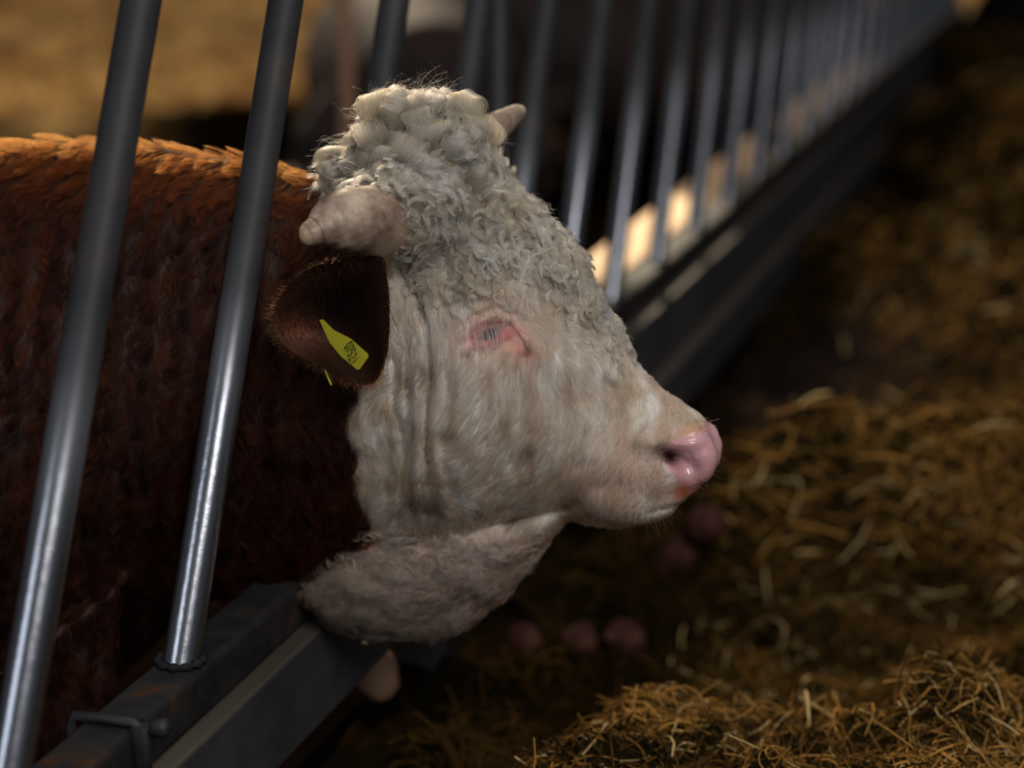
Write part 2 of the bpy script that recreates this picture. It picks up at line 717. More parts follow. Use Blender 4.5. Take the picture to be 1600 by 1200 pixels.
def sculpt(me):
    V = get_v(me)
    N = normals(me)
    X, Y, L = mcoords(V)
    side = smooth(L[:, 1], 0.0, 0.035)
    D = np.zeros(len(V))
    # eye socket and lids
    D -= 7 * gs(X, Y, 768, 522, 48, 30, -20) * side
    D += 4.5 * np.exp(-((seg_dist(X, Y, [(722, 528), (745, 505), (775, 493), (800, 502), (822, 530)]) - 0) / 6.0) ** 2) * side
    D -= 4 * np.exp(-((seg_dist(X, Y, [(715, 512), (742, 492), (778, 480), (812, 492)])) / 3.5) ** 2) * side
    D += 4 * np.exp(-((seg_dist(X, Y, [(735, 542), (765, 537), (795, 524)])) / 5.0) ** 2) * side
    D -= 14 * gs(X, Y, 764, 521, 27, 8.5, -28) * side
    D += 7 * gs(X, Y, 785, 458, 62, 20, 20) * side
    # wrinkles round the brow
    for j, rr in enumerate((78, 96, 114)):
        d = np.abs(np.hypot((X - 775) / 1.15, Y - 545) - rr)
        D -= 2.5 * np.exp(-(d / 5.0) ** 2) * smooth(-Y, -500, -450) * side
    # long folds behind the eye down the cheek
    for pts, amp, w in (
        ([(640, 430), (662, 500), (668, 580), (660, 700), (668, 800)], 5.5, 5),
        ([(612, 560), (620, 640), (628, 740), (622, 830)], 6, 5),
        ([(690, 580), (684, 660), (700, 760)], 3.5, 6),
        ([(820, 560), (812, 620), (790, 680), (776, 740)], 3.0, 6),
        ([(900, 792), (862, 802), (820, 812), (790, 822)], 4, 6),
        ([(985, 640), (950, 700), (935, 760)], 2.0, 10),
    ):
        D -= 1.9 * amp * np.exp(-(seg_dist(X + 5 * fbm(V, 30, 1, 77), Y, pts) / (w * 1.25)) ** 2) * side
    wob = fbm(V, 12, 2, 5) * 10
    D += 4.5 * np.sin((X + wob) * 2 * math.pi / 34) * smooth(-np.abs(X - 655), -75, -35) * smooth(Y, 520, 600) * smooth(-Y, -880, -800) * side
    # masseter, cheek bone, hollow before it
    D += 4 * gs(X, Y, 690, 690, 70, 110) * side
    D += 6 * gs(X, Y, 860, 560, 60, 20, 35) * side
    D -= 3 * gs(X, Y, 880, 650, 55, 40, 30) * side
    D -= 5 * np.exp(-(seg_dist(X, Y, [(930, 500), (905, 560), (915, 620)]) / 16) ** 2) * side
    # nostril
    ns = smooth(L[:, 1], 0.010, 0.034)
    D -= 36 * gs(X, Y, 1050, 713, 20, 12, 25) * ns
    D -= 17 * gs(X, Y, 1072, 728, 22, 12, 35) * ns
    D += 7 * gs(X, Y, 1076, 694, 28, 10, -12)
    D += 6 * gs(X, Y, 1100, 735, 16, 34, 15)
    D -= 5 * np.exp(-(seg_dist(X, Y, [(1088, 776), (1060, 792), (1020, 800)]) / 4.0) ** 2)
    # curly forehead lumps
    fh = forehead(X, Y)
    D += fh * (7 * fbm(V, 26, 2, 3) + 4 * fbm(V, 70, 2, 9))
    D += 2.0 * fbm(V, 40, 3, 21) * (1 - fh)
    # neck folds
    nk = smooth(-X, -520, -440) * side
    wob = fbm(V, 6, 2, 15) * 22
    D += nk * 6 * np.sin((X + Y * 0.05 + wob) * 2 * math.pi / 52) * smooth(Y, 300, 420)
    dw = smooth(Y, 850, 900) * smooth(X, 480, 520) * smooth(-X, -900, -780)
    D += dw * 4 * fbm(V * np.array([1, 1, 2.2]), 30, 2, 8)
    V += N * (D * PX)[:, None]
    me.vertices.foreach_set('co', V.ravel())
    me.update()


def forehead(X, Y):
    """1 on the curly crown and forehead (image side view)"""
    # bounded below by a line from behind the horn to above the brow and down the face line
    b = np.interp(X, [480, 560, 620, 700, 790, 860, 920, 970, 1000], [300, 300, 420, 450, 420, 430, 500, 560, 540])
    return smooth(b - Y, -25, 35) * smooth(X, 490, 530)


sculpt(bme)


# red coat / white face boundary, from top to bottom
def redness(X, Y, P):
    b = np.interp(Y, [250, 300, 400, 470, 560, 600, 640, 700, 780, 850, 868, 885, 930, 960, 1000],
                  [496, 500, 560, 580, 585, 572, 548, 548, 560, 574, 560, 515, 484, 470, 440])
    return smooth(b - X + 14 * fbm(P, 30, 2, 40), -7, 7)


def lin(r, g, b):
    f = lambda c: ((c / 255 + 0.055) / 1.055) ** 2.4 if c > 10 else c / 255 / 12.92
    return np.array([f(r), f(g), f(b)])


WHITE = np.array([0.62, 0.54, 0.46])
CREAM = np.array([0.60, 0.49, 0.36])
REDC = np.array([0.034, 0.0062, 0.0014])
PINK = np.array([0.62, 0.28, 0.24])


def skin_colour(V):
    X, Y, L = mcoords(V)
    n1 = fbm(V, 22, 3, 60)
    n2 = fbm(V, 60, 2, 61)
    c = np.tile(WHITE * 0.80, (len(V), 1))

    def mixin(w, col):
        nonlocal c
        w = np.clip(w, 0, 1)[:, None]
        c = c * (1 - w) + np.asarray(col) * w
    mixin(0.75 * smooth(n1, -0.05, 0.8), np.array([0.34, 0.24, 0.16]))
    stx = fbm(np.stack([L[:, 0] * 3.2, L[:, 1] * 3.2, L[:, 2] * 0.8], -1), 22, 3, 63)
    mixin(0.65 * smooth(stx, 0.0, 0.8) * smooth(Y, 480, 600), np.array([0.30, 0.20, 0.13]))
    mixin(0.6 * smooth(-stx, 0.1, 0.8), np.array([0.72, 0.70, 0.68]))
    mixin(0.6 * gs(X, Y, 775, 452, 60, 28, 15), np.array([0.34, 0.25, 0.16]))
    side = smooth(L[:, 1], 0.01, 0.03)
    mixin(0.55 * gs(X, Y, 970, 740, 90, 60, -20) * side, [0.60, 0.38, 0.30])
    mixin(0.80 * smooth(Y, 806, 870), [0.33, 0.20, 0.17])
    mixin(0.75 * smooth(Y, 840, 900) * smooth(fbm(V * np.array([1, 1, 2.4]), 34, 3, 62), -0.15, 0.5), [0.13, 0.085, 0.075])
    # round the eye
    mixin(0.95 * gs(X, Y, 765, 520, 46, 28, -12) * side, PINK)
    mixin(1.2 * gs(X, Y, 815, 545, 26, 17, 30) * side, [0.60, 0.29, 0.24])
    mixin(1.1 * gs(X, Y, 780, 525, 36, 9, -15) * side, [0.45, 0.13, 0.13])
    # dirt beside the eye and on the face
    for (cx, cy, rx, ry, an) in ((730, 553, 9, 5, 30), (826, 545, 7, 10, 0), (806, 575, 4, 14, 10), (945, 590, 5, 12, 10), (958, 600, 9, 5, 60),
                                 (828, 705, 7, 9, 0), (665, 798, 30, 20, 10), (640, 786, 16, 12, 0), (805, 815, 20, 14, -20), (700, 905, 20, 9, 0),
                                 (560, 965, 16, 12, 0), (1000, 683, 22, 6, -60), (1020, 700, 22, 18, 0), (660, 580, 7, 16, -20), (885, 488, 8, 12, 20)):
        mixin(0.9 * gs(X, Y, cx, cy, rx, ry, an) * side * smooth(n2, -0.8, 0.3), [0.07, 0.045, 0.03])
    # muzzle skin
    mz = muzzle(X, Y, V)
    mixin(mz, np.array([0.62, 0.33, 0.36]))
    mixin(mz * smooth(n2, 0.1, 0.9) * 0.5, [0.70, 0.46, 0.46])
    mixin(1.1 * gs(X, Y, 1066, 770, 22, 18, 0), [0.32, 0.10, 0.05])
    mixin(0.8 * gs(X, Y, 1080, 672, 26, 9, -20), [0.50, 0.24, 0.14])
    mixin(1.25 * gs(X, Y, 1047, 712, 17, 11, 35) * side, [0.05, 0.015, 0.015])
    r = redness(X, Y, V)
    mixin(r, REDC * 0.5)
    return c


def muzzle(X, Y, P):
    """bare nose pad"""
    b = np.interp(Y, [640, 672, 690, 715, 745, 775, 800], [1120, 1095, 1046, 1036, 1052, 1072, 1100])
    return smooth(X - b + 3 * fbm(P, 80, 2, 70), -4, 5)


M_SKIN = mat('bull_skin', rough=0.62, attr='col', spec=0.35)
b_ = M_SKIN.node_tree.nodes['Principled BSDF']
lk(M_SKIN, nd(M_SKIN, 'ShaderNodeAttribute', attribute_name='wet').outputs['Fac'], b_.inputs['Coat Weight'])
b_.inputs['Coat Roughness'].default_value = 0.12
b_.inputs['Subsurface Weight'].default_value = 0.10
b_.inputs['Subsurface Radius'].default_value = (0.012, 0.004, 0.002)
b_.inputs['Subsurface Scale'].default_value = 0.5
wa = nd(M_SKIN, 'ShaderNodeAttribute', attribute_name='wet')
wr = nd(M_SKIN, 'ShaderNodeMapRange')
wr.inputs['To Min'].default_value = 0.65
wr.inputs['To Max'].default_value = 0.24
lk(M_SKIN, wa.outputs['Fac'], wr.inputs['Value'])
lk(M_SKIN, wr.outputs['Result'], b_.inputs['Roughness'])
noise_bump(M_SKIN, 260, 0.35, 0.002, 3)

VB = get_v(bme)
bull = empty('bull', (C0[0], C0[1], 0.0))
props(bull, 'large red-brown bull with a curly white face reaching its head through the fence', 'bull')

# near ear is built as part of the same body mesh
EAR = [(598, 402), (560, 400), (520, 406), (488, 418), (460, 436), (438, 462), (427, 492), (431, 522), (450, 545), (480, 563), (515, 580), (550, 598), (580, 600), (598, 578), (607, 540), (609, 500), (608, 460), (604, 428)]


def ear_mesh():
    out = np.array(EAR, float)
    n = len(out)
    # resample smooth closed curve
    tt = np.linspace(0, n, 72, endpoint=False)
    def cr(t):
        i = int(t) % n
        f = t - int(t)
        p0, p1, p2, p3 = out[(i - 1) % n], out[i], out[(i + 1) % n], out[(i + 2) % n]
        return 0.5 * ((2 * p1) + (-p0 + p2) * f + (2 * p0 - 5 * p1 + 4 * p2 - p3) * f * f + (-p0 + 3 * p1 - 3 * p2 + p3) * f ** 3)
    rim = np.array([cr(t) for t in tt])
    c = np.array([545.0, 505.0])
    rings = 12
    V = []
    for layer in (0, 1):
        for j in range(rings + 1):
            r = j / rings
            for q in rim:
                p = c + (q - c) * r
                edge = r ** 2.2
                n_r = 0.165 + 0.035 * smooth(600 - q[0], 60, 170)       # rim depth: tip flares outwards
                n_r += 0.03 * smooth(q[0], 590, 607)
                dep = 0.105 + (n_r - 0.105) * edge
                if layer:
                    dep -= 0.011 + 0.02 * (1 - r)
                    p = c + (q - c) * r * (1 - 0.02)
                V.append(pl(p[0], p[1], dep))
    m = len(rim)
    F = []
    for layer in (0, 1):
        o = layer * (rings + 1) * m
        for j in range(rings):
            for k in range(m):
                q = (o + j * m + k, o + j * m + (k + 1) % m, o + (j + 1) * m + (k + 1) % m, o + (j + 1) * m + k)
                F.append(q if layer else q[::-1])
    o = (rings + 1) * m
    for k in range(m):
        a, b = rings * m + k, rings * m + (k + 1) % m
        F.append((a, b, o + b, o + a))
    return np.array(V), F


ear_v, ear_f = ear_mesh()
# remesh not needed: join the ears (near and mirrored) with the body surface
Vb = VB
poly = [tuple(p.vertices) for p in bme.polygons]
Vall = np.concatenate([Vb, ear_v, mirror(ear_v)])
ne = len(ear_v)
Fall = poly + [tuple(i + len(Vb) for i in f) for f in ear_f] + [tuple(i + len(Vb) + ne for i in f[::-1]) for f in ear_f]
colr = skin_colour(Vb)
EARC = np.array([0.035, 0.011, 0.005])
xe, ye, _ = mcoords(ear_v)
ecol = np.tile(EARC, (ne, 1))
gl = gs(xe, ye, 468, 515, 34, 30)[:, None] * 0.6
ecol = ecol * (1 - 0.85 * gs(xe, ye, 530, 470, 42, 48)[:, None])  # shade of the ear cavity darkened into the skin colour
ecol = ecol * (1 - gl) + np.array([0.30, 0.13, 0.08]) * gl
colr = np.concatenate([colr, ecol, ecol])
Xb, Yb, Lb = mcoords(Vb)
wet = np.concatenate([muzzle(Xb, Yb, Vb), np.zeros(2 * ne)])
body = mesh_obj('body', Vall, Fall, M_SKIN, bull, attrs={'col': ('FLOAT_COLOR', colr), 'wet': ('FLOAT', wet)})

bvh = BVHTree.FromPolygons([tuple(v) for v in Vb], poly)


def hit(px, py):
    o = np.array([0, 0, HC])
    r = at(px, py, 1.0) - o
    r /= np.linalg.norm(r)
    p, n, i, d = bvh.ray_cast(Vector(o), Vector(r))
    return (np.array(p), np.array(n)) if p is not None else (None, None)


# ------------------------------------------------------------------ eyes
def uv_sphere(c, r, seg=28):
    return blob(np.asarray(c), np.eye(3), np.array([r, r, r]), seg)


M_EYE = mat('eye', (0.012, 0.014, 0.022), 0.06, coat=1.0)
p_eye, n_eye = hit(766, 521)
ce = p_eye - n_eye * 0.0185
v, f = uv_sphere(ce, 0.0240)
mesh_obj('eye', v, f, M_EYE, bull)
mesh_obj('eye', mirror(v), [q[::-1] for q in f], M_EYE, bull)

# ------------------------------------------------------------------ horns
def horn_mat():
    m = mat('horn', (0.5, 0.4, 0.3), 0.42, spec=0.4)
    b = m.node_tree.nodes['Principled BSDF']
    tc, nz = noise_bump(m, 90, 0.25, 0.003)
    n2 = nd(m, 'ShaderNodeTexNoise', Scale=22.0, Detail=6.0, Roughness=0.65)
    lk(m, tc.outputs['Object'], n2.inputs['Vector'])
    cr = ramp(m, n2.outputs['Fac'], [(0.38, (0.13, 0.088, 0.066)), (0.50, (0.26, 0.185, 0.14)), (0.64, (0.44, 0.34, 0.25))])
    at_ = nd(m, 'ShaderNodeAttribute', attribute_name='col')
    mx = nd(m, 'ShaderNodeMix', data_type='RGBA')
    mx.blend_type = 'MULTIPLY'
    mx.inputs['Factor'].default_value = 1.0
    lk(m, cr.outputs['Color'], mx.inputs[6])
    lk(m, at_.outputs['Color'], mx.inputs[7])
    lk(m, mx.outputs[2], b.inputs['Base Color'])
    return m


M_HORN = horn_mat()


def spline(P, n):
    P = np.asarray(P, float)
    out = []
    tt = np.linspace(0, len(P) - 1 - 1e-6, n)
    for t in tt:
        i = int(t)
        f = t - i
        p0, p1, p2, p3 = P[max(i - 1, 0)], P[i], P[i + 1], P[min(i + 2, len(P) - 1)]
        out.append(0.5 * ((2 * p1) + (-p0 + p2) * f + (2 * p0 - 5 * p1 + 4 * p2 - p3) * f * f + (-p0 + 3 * p1 - 3 * p2 + p3) * f ** 3))
    return np.array(out)


def horn(ctrl, name='horn'):
    pts = spline([np.append(pl(x, y, n), r * PX) for x, y, n, r in ctrl], 60)
    V, F = tube(pts[:, :3], pts[:, 3], 36)
    t = np.repeat(np.linspace(0, 1, 60), 36)
    ring = 1 + 0.012 * np.sin(t * 60) - 0.05 * np.exp(-((t - 0.66) / 0.012) ** 2)
    cen = np.repeat(pts[:, :3], 36, 0)
    V = cen + (V - cen) * ring[:, None] + (V - cen) * (0.05 * fbm(V, 25, 2, 4))[:, None]
    base = smooth(-t, -0.35, -0.05)[:, None]
    tip = smooth(t, 0.70, 0.92)[:, None]
    c = np.ones((len(V), 3)) * (1 - base) + np.array([0.55, 0.48, 0.46]) * base
    c = c * (1 - tip) + np.array([1.45, 1.40, 1.25]) * tip
    grove = np.exp(-((t - 0.66) / 0.014) ** 2)[:, None]
    c = c * (1 - 0.6 * grove)
    return V, F, c


V, F, c = horn([(640, 345, 0.06, 62), (605, 345, 0.10, 58), (575, 345, 0.135, 54), (545, 345, 0.165, 48), (518, 350, 0.185, 38), (502, 357, 0.20, 27), (492, 362, 0.208, 21.5), (482, 367, 0.213, 18), (474, 371, 0.217, 13), (469, 373, 0.219, 5)])
mesh_obj('horn', V, F, M_HORN, bull, attrs={'col': ('FLOAT_COLOR', c)})
V, F, c = horn([(700, 252, -0.07, 46), (732, 229, -0.11, 38), (760, 209, -0.15, 30), (784, 193, -0.18, 23), (800, 182, -0.20, 18), (810, 175, -0.21, 14), (816, 171, -0.214, 9), (819, 169, -0.216, 3)])
mesh_obj('horn', V, F, M_HORN, bull, attrs={'col': ('FLOAT_COLOR', c)})


# ------------------------------------------------------------------ hair
def hair_mat(name, rough=0.35, radial=0.4, ior=1.38):
    m = bpy.data.materials.new(name)
    m.use_nodes = True
    nt = m.node_tree
    nt.nodes.clear()
    out = nt.nodes.new('ShaderNodeOutputMaterial')
    h = nt.nodes.new('ShaderNodeBsdfHairPrincipled')
    h.parametrization = 'COLOR'
    a = nt.nodes.new('ShaderNodeAttribute')
    a.attribute_name = 'col'
    nt.links.new(a.outputs['Color'], h.inputs['Color'])
    h.inputs['IOR'].default_value = ior
    h.inputs['Roughness'].default_value = rough
    h.inputs['Radial Roughness'].default_value = radial
    nt.links.new(h.outputs[0], out.inputs['Surface'])
    return m


M_HAIR = hair_mat('bull_hair', 0.38, 0.5)
M_RED = hair_mat('bull_red_hair', 0.45, 0.6, 1.25)


def hair_obj(name, P, rad, col, parent, m=None):
    """P (n, k, 3) world strands; rad (n,) root radius; col (n, 3)"""
    n, k, _ = P.shape
    o0 = world_loc(parent)
    hc = bpy.data.hair_curves.new(name)
    hc.add_curves([k] * n)
    hc.attributes['position'].data.foreach_set('vector', (P - o0).astype(np.float32).ravel())
    taper = np.linspace(1, 0.25, k)[None, :] ** 0.7
    R = (np.asarray(rad)[:, None] * taper).astype(np.float32)
    a = hc.attributes.get('radius') or hc.attributes.new('radius', 'FLOAT', 'POINT')
    a.data.foreach_set('value', R.ravel())
    a = hc.attributes.new('col', 'FLOAT_COLOR', 'CURVE')
    c = np.ones((n, 4), dtype=np.float32)
    c[:, :3] = np.clip(col, 0.001, 1)
    a.data.foreach_set('color', c.ravel())
    hc.materials.append(m or M_HAIR)
    o = bpy.data.objects.new(name, hc)
    COL.objects.link(o)
    o.location = tuple(o0)
    attach(o, parent)
    return o


# surface sampler
bme.calc_loop_triangles()
TRI = np.empty(len(bme.loop_triangles) * 3, dtype=np.int32)
bme.loop_triangles.foreach_get('vertices', TRI)
TRI = TRI.reshape(-1, 3)
NB_ = normals(bme)
A_, B_, C_ = VB[TRI[:, 0]], VB[TRI[:, 1]], VB[TRI[:, 2]]
AREA = np.linalg.norm(np.cross(B_ - A_, C_ - A_), axis=1) / 2
CEN = (A_ + B_ + C_) / 3
CX, CY, CL = mcoords(CEN)
RX, RY, RD = img(CEN)
FAR = CL[:, 1] * 0
LSIGN = to_local(CEN)[:, 1]
TN = NB_[TRI].mean(1)
facing = (TN * (np.array([0, 0, HC]) - CEN)).sum(1) / np.linalg.norm(np.array([0, 0, HC]) - CEN, axis=1)
VIS = np.where(facing > -0.25, 1.0, 0.3)


def sample(n, weight):
    w = AREA * weight
    idx = rng.choice(len(TRI), n, p=w / w.sum())
    r1, r2 = np.sqrt(rng.random(n)), rng.random(n)
    a, b, c = 1 - r1, r1 * (1 - r2), r1 * r2
    t = TRI[idx]
    P = VB[t[:, 0]] * a[:, None] + VB[t[:, 1]] * b[:, None] + VB[t[:, 2]] * c[:, None]
    N = NB_[t[:, 0]] * a[:, None] + NB_[t[:, 1]] * b[:, None] + NB_[t[:, 2]] * c[:, None]
    return P, unit(N)


def unit(v):
    return v / (np.linalg.norm(v, axis=-1, keepdims=True) + 1e-12)


def tangent(v, N):
    return unit(v - N * (v * N).sum(-1, keepdims=True))


def flow(P, N, base, amt, scale, seed):
    r = np.stack([fbm(P, scale, 2, seed), fbm(P, scale, 2, seed + 5), fbm(P, scale, 2, seed + 9)], -1)
    return tangent(base + amt * r, N)


def clump(P0, tips, ncl, amt):
    """nearest clump centre attracts the tips"""
    idx = rng.choice(len(P0), ncl, replace=False)
    kd = KDTree(ncl)
    for i, j in enumerate(idx):
        kd.insert(P0[j].tolist(), i)
    kd.balance()
    near = np.array([kd.find(p)[1] for p in P0.tolist()])
    return idx[near]


def strands(P, N, T, L, k, lift, wave_amp, wave_n, phase, droop=0.0, jit=0.0):
    """short hair: root P leaves along N then follows T"""
    s = np.linspace(0, 1, k)[None, :, None]
    L = np.asarray(L).reshape(-1, 1, 1)
    Bn = np.cross(N, T)[:, None, :]
    N_, T_ = N[:, None, :], T[:, None, :]
    lift = np.asarray(lift).reshape(-1, 1, 1)
    path = P[:, None, :] + N_ * L * lift * (s - 0.45 * s ** 2 * (1 + droop)) + T_ * L * s ** 1.15
    w = np.sin(s * wave_n * 2 * math.pi + np.asarray(phase).reshape(-1, 1, 1))
    path = path + Bn * np.asarray(wave_amp).reshape(-1, 1, 1) * w * s
    if jit:
        path = path + jit * s * (rng.random((len(P), 1, 3)) - 0.5)
    return path


def pull(path, owner, amt):
    k = path.shape[1]
    s = (np.linspace(0, 1, k) ** 1.3)[None, :, None]
    tgt = path[owner]
    return path * (1 - amt * s) + tgt * amt * s


def white_colour(P, X, Y):
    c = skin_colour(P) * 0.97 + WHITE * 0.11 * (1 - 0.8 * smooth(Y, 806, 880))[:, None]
    n = fbm(P, 35, 2, 80)
    g = rng.random(len(P))
    w = (0.35 * smooth(n, -0.2, 0.9) + 0.25 * g)[:, None]
    c = c * (1 - w) + np.array([0.50, 0.38, 0.24]) * w
    return c


fh_tri = forehead(CX, CY)
rd_tri = redness(CX, CY, CEN)
mz_tri = muzzle(CX, CY, CEN)
headside = smooth(CX, 440, 480)
eye_tri = ((CX - 768) / 40) ** 2 + ((CY - 522) / 21) ** 2

# --- short face hair
w = (1 - rd_tri) * (1 - mz_tri) * (1 - 0.7 * fh_tri) * VIS * np.where(eye_tri < 1, 0.0, 1.0)
w *= np.where(CX > 430, 1, 0)
w *= 1 - 0.9 * gs(CX, CY, 815, 545, 24, 15, 30) * (CL[:, 1] > 0.03)
w *= 1 - 0.95 * gs(CX, CY, 1062, 768, 26, 22)
w *= 1 - 0.9 * gs(CX, CY, 1080, 668, 28, 12, -20)
P, N = sample(70000, w)
X, Y, L3 = mcoords(P)
down = np.array([-0.15, 0, -1.0])
T = flow(P, N, down * 0.9, 0.75, 14, 90)
back = smooth(X, 880, 1000)[:, None]
lowm = smooth(Y, 850, 905)[:, None]
T = tangent(T * (1 - 0.8 * lowm) + (-FV * 0.8 + np.array([0, 0, -0.25])) * lowm, N)
T = tangent(T * (1 - 0.5 * back) + (-FV * 0.7 + np.array([0, 0, -0.2])) * 0.5 * back, N)
muz = smooth(X, 900, 1000)
low = smooth(Y, 830, 900)
Lh = (0.013 - 0.007 * muz + 0.013 * low) * rng.uniform(0.7, 1.25, len(P))
path = strands(P, N, T, Lh, 6, 0.30 + 0.1 * low, 0.0012 + 0.0022 * low, 0.8 + 0.0, rng.random(len(P)) * 1.5 + fbm(P, 60, 1, 3) * 3, jit=0.002)
own = clump(P, path, 7000, 0.5)
path = pull(path, own, 0.62)
tone = rng.uniform(0.62, 1.12, len(P))[own][:, None]
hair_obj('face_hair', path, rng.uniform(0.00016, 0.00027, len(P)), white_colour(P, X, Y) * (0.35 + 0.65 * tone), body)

# --- curly forehead: locks that wind
def locks(name, ncl, per, weight, Lr, Rr, turns, spread, upl, flatness, base, famt, seed, goldn, pts=18, hr=(0.00016, 0.00026)):
    P, N = sample(ncl, weight)
    X, Y, L3 = mcoords(P)
    small = 1 - 0.45 * smooth(X, 840, 960)
    T = flow(P, N, np.array(base), famt, 11, seed)
    s = np.linspace(0, 1, pts)[None, :, None]
    e = lambda v: np.asarray(v).reshape(-1, 1, 1)
    Lk = rng.uniform(*Lr, ncl) * small
    rad = rng.uniform(*Rr, ncl) * small
    turn = rng.uniform(*turns, ncl) * 2 * math.pi
    ph = rng.uniform(-0.6, 0.6, ncl) + np.where(rng.random(ncl) < 0.5, 0, math.pi)
    Bn = np.cross(N, T)
    axv = unit(T + 0.30 * Bn * rng.normal(size=(ncl, 1)))[:, None, :]
    sd = np.cross(N[:, None, :], axv)
    ang = e(ph) + e(turn) * s
    ease = np.minimum(1, s * 3.5)
    g = P[:, None, :] + N[:, None, :] * (0.0015 + e(small) * upl * np.sin(np.minimum(s * 2.2, 1.57 + s * 0.6)) + (np.sin(ang - e(ph)) ** 2) * e(rad) * flatness * ease) \
        + axv * e(Lk) * s + (sd * (np.cos(ang) - np.cos(e(ph))) - axv * 0.55 * (np.sin(ang) - np.sin(e(ph)))) * e(rad) * (1 - 0.15 * s)
    G = np.repeat(g, per, 0)
    nt = len(G)
    # strands lie side by side in a ribbon that follows the lock
    Tg = unit(np.gradient(g, axis=1))
    Rb = unit(np.cross(Tg, np.repeat(N[:, None, :], pts, 1)))
    Nb = np.cross(Rb, Tg)
    o1 = rng.uniform(-1, 1, (nt, 1, 1)) * spread * np.repeat(small, per).reshape(-1, 1, 1)
    o2 = rng.normal(size=(nt, 1, 1)) * spread * 0.38
    prof = (0.45 + 0.75 * np.sin(s * math.pi * 0.85 + 0.25)) * (1 - 0.45 * s ** 3)
    path = G + (np.repeat(Rb, per, 0) * o1 + np.repeat(Nb, per, 0) * o2) * prof
    path += np.repeat(Nb, per, 0) * (spread * 0.5 * (1 - (o1 / spread) ** 2)) * prof
    path += rng.normal(size=(nt, 1, 3)) * 0.0028 * s ** 2 * (rng.random((nt, 1, 1)) < 0.22)
    cg = white_colour(P, X, Y)
    go = np.clip(goldn + 0.35 * fbm(P, 16, 2, 7) + 0.25 * rng.normal(size=ncl), 0, 0.9)[:, None]
    cg = cg * (1 - go) + np.array([0.58, 0.43, 0.26]) * go
    cg = cg * rng.uniform(0.78, 1.08, (ncl, 1))
    cc = np.repeat(cg, per, 0) * rng.uniform(0.8, 1.15, (nt, 1))
    return path, rng.uniform(*hr, nt), cc


def ringlets(ncl, per, weight, Rr, width, arc, base, famt, seed, goldn, pts=22):
    """rolled curls: strands side by side that leave the skin and roll over in a loop"""
    P, N = sample(ncl, weight)
    X, Y, L3 = mcoords(P)
    N0 = unit(N + 0.25 * rng.normal(size=N.shape))
    d = flow(P, N0, np.array(base), famt, 14, seed)
    axv = np.cross(N0, d)
    nt = ncl * per
    rp = lambda v: np.repeat(v, per, 0)
    R = rng.uniform(*Rr, ncl)
    Rs = (rp(R) * rng.uniform(0.72, 1.05, nt)).reshape(-1, 1, 1)
    s = np.linspace(0, 1, pts)[None, :, None]
    off = rng.uniform(-1, 1, (nt, 1, 1))
    th = rp(rng.uniform(*arc, ncl)).reshape(-1, 1, 1) * math.pi * s * (1 - 0.10 * np.abs(off))
    shrink = 1 - 0.35 * s
    Nn, dd, aa = rp(N0)[:, None, :], rp(d)[:, None, :], rp(axv)[:, None, :]
    lift = 0.3 * Rs * np.minimum(1, 2 * s)
    path = rp(P)[:, None, :] - Nn * 0.001 + Nn * (np.sin(th) * Rs * 1.1 * shrink + lift) + dd * (1 - np.cos(th)) * Rs * shrink
    w = width * rp(R / np.mean(R)).reshape(-1, 1, 1)
    path = path + aa * (off * w * (0.55 + 0.5 * np.sin(s * 2.6)) + 0.5 * w * rp(rng.normal(size=ncl)).reshape(-1, 1, 1) * s ** 1.5)
    path += rng.normal(size=(nt, 1, 3)) * 0.0035 * s ** 2 * (rng.random((nt, 1, 1)) < 0.18)
    path += 0.0006 * rng.normal(size=(nt, 1, 3))
    cg = white_colour(P, X, Y)
    go = np.clip(goldn + 0.3 * fbm(P, 16, 2, 7) + 0.22 * rng.normal(size=ncl), 0, 0.9)[:, None]
    cg = (cg * (1 - go) + np.array([0.56, 0.40, 0.22]) * go) * rng.uniform(0.8, 1.05, (ncl, 1))
    cc = rp(cg) * rng.uniform(0.65, 1.2, (nt, 1))
    return path, rng.uniform(0.00015, 0.00026, nt), cc


wf = fh_tri * (1 - rd_tri) * VIS
upper = smooth(-CY, -380, -290) * smooth(-CX, -860, -770)
crown = smooth(-CY, -290, -215) * smooth(-CX, -780, -710)
wavy = [
    locks('a', 1500, 40, wf, (0.026, 0.042), (0.0034, 0.0052), (1.1, 1.9), 0.0024, 0.0012, 0.35, (0.40, -0.2, -0.85), 0.9, 120, 0.18),
    locks('b', 500, 60, wf * upper, (0.032, 0.052), (0.005, 0.0075), (1.1, 1.7), 0.0032, 0.003, 0.5, (0.30, -0.2, -0.75), 1.0, 125, 0.3),
]
rolled = [
    ringlets(360, 55, wf * smooth(-CY, -430, -330) * smooth(-CX, -900, -800), (0.007, 0.011), 0.0062, (0.8, 1.25), (0.3, -0.3, -0.8), 1.1, 130, 0.25),
    ringlets(170, 130, wf * upper, (0.012, 0.017), 0.0095, (0.8, 1.2), (0.1, -0.3, -0.6), 1.1, 140, 0.35),
    ringlets(60, 330, wf * crown, (0.019, 0.027), 0.016, (0.85, 1.2), (-0.3, -0.5, 0.0), 0.9, 150, 0.5),
]
for nm, st in (('curly_forelock', wavy), ('crown_curls', rolled)):
    hair_obj(nm, np.concatenate([q[0] for q in st]), np.concatenate([q[1] for q in st]), np.concatenate([q[2] for q in st]), body)

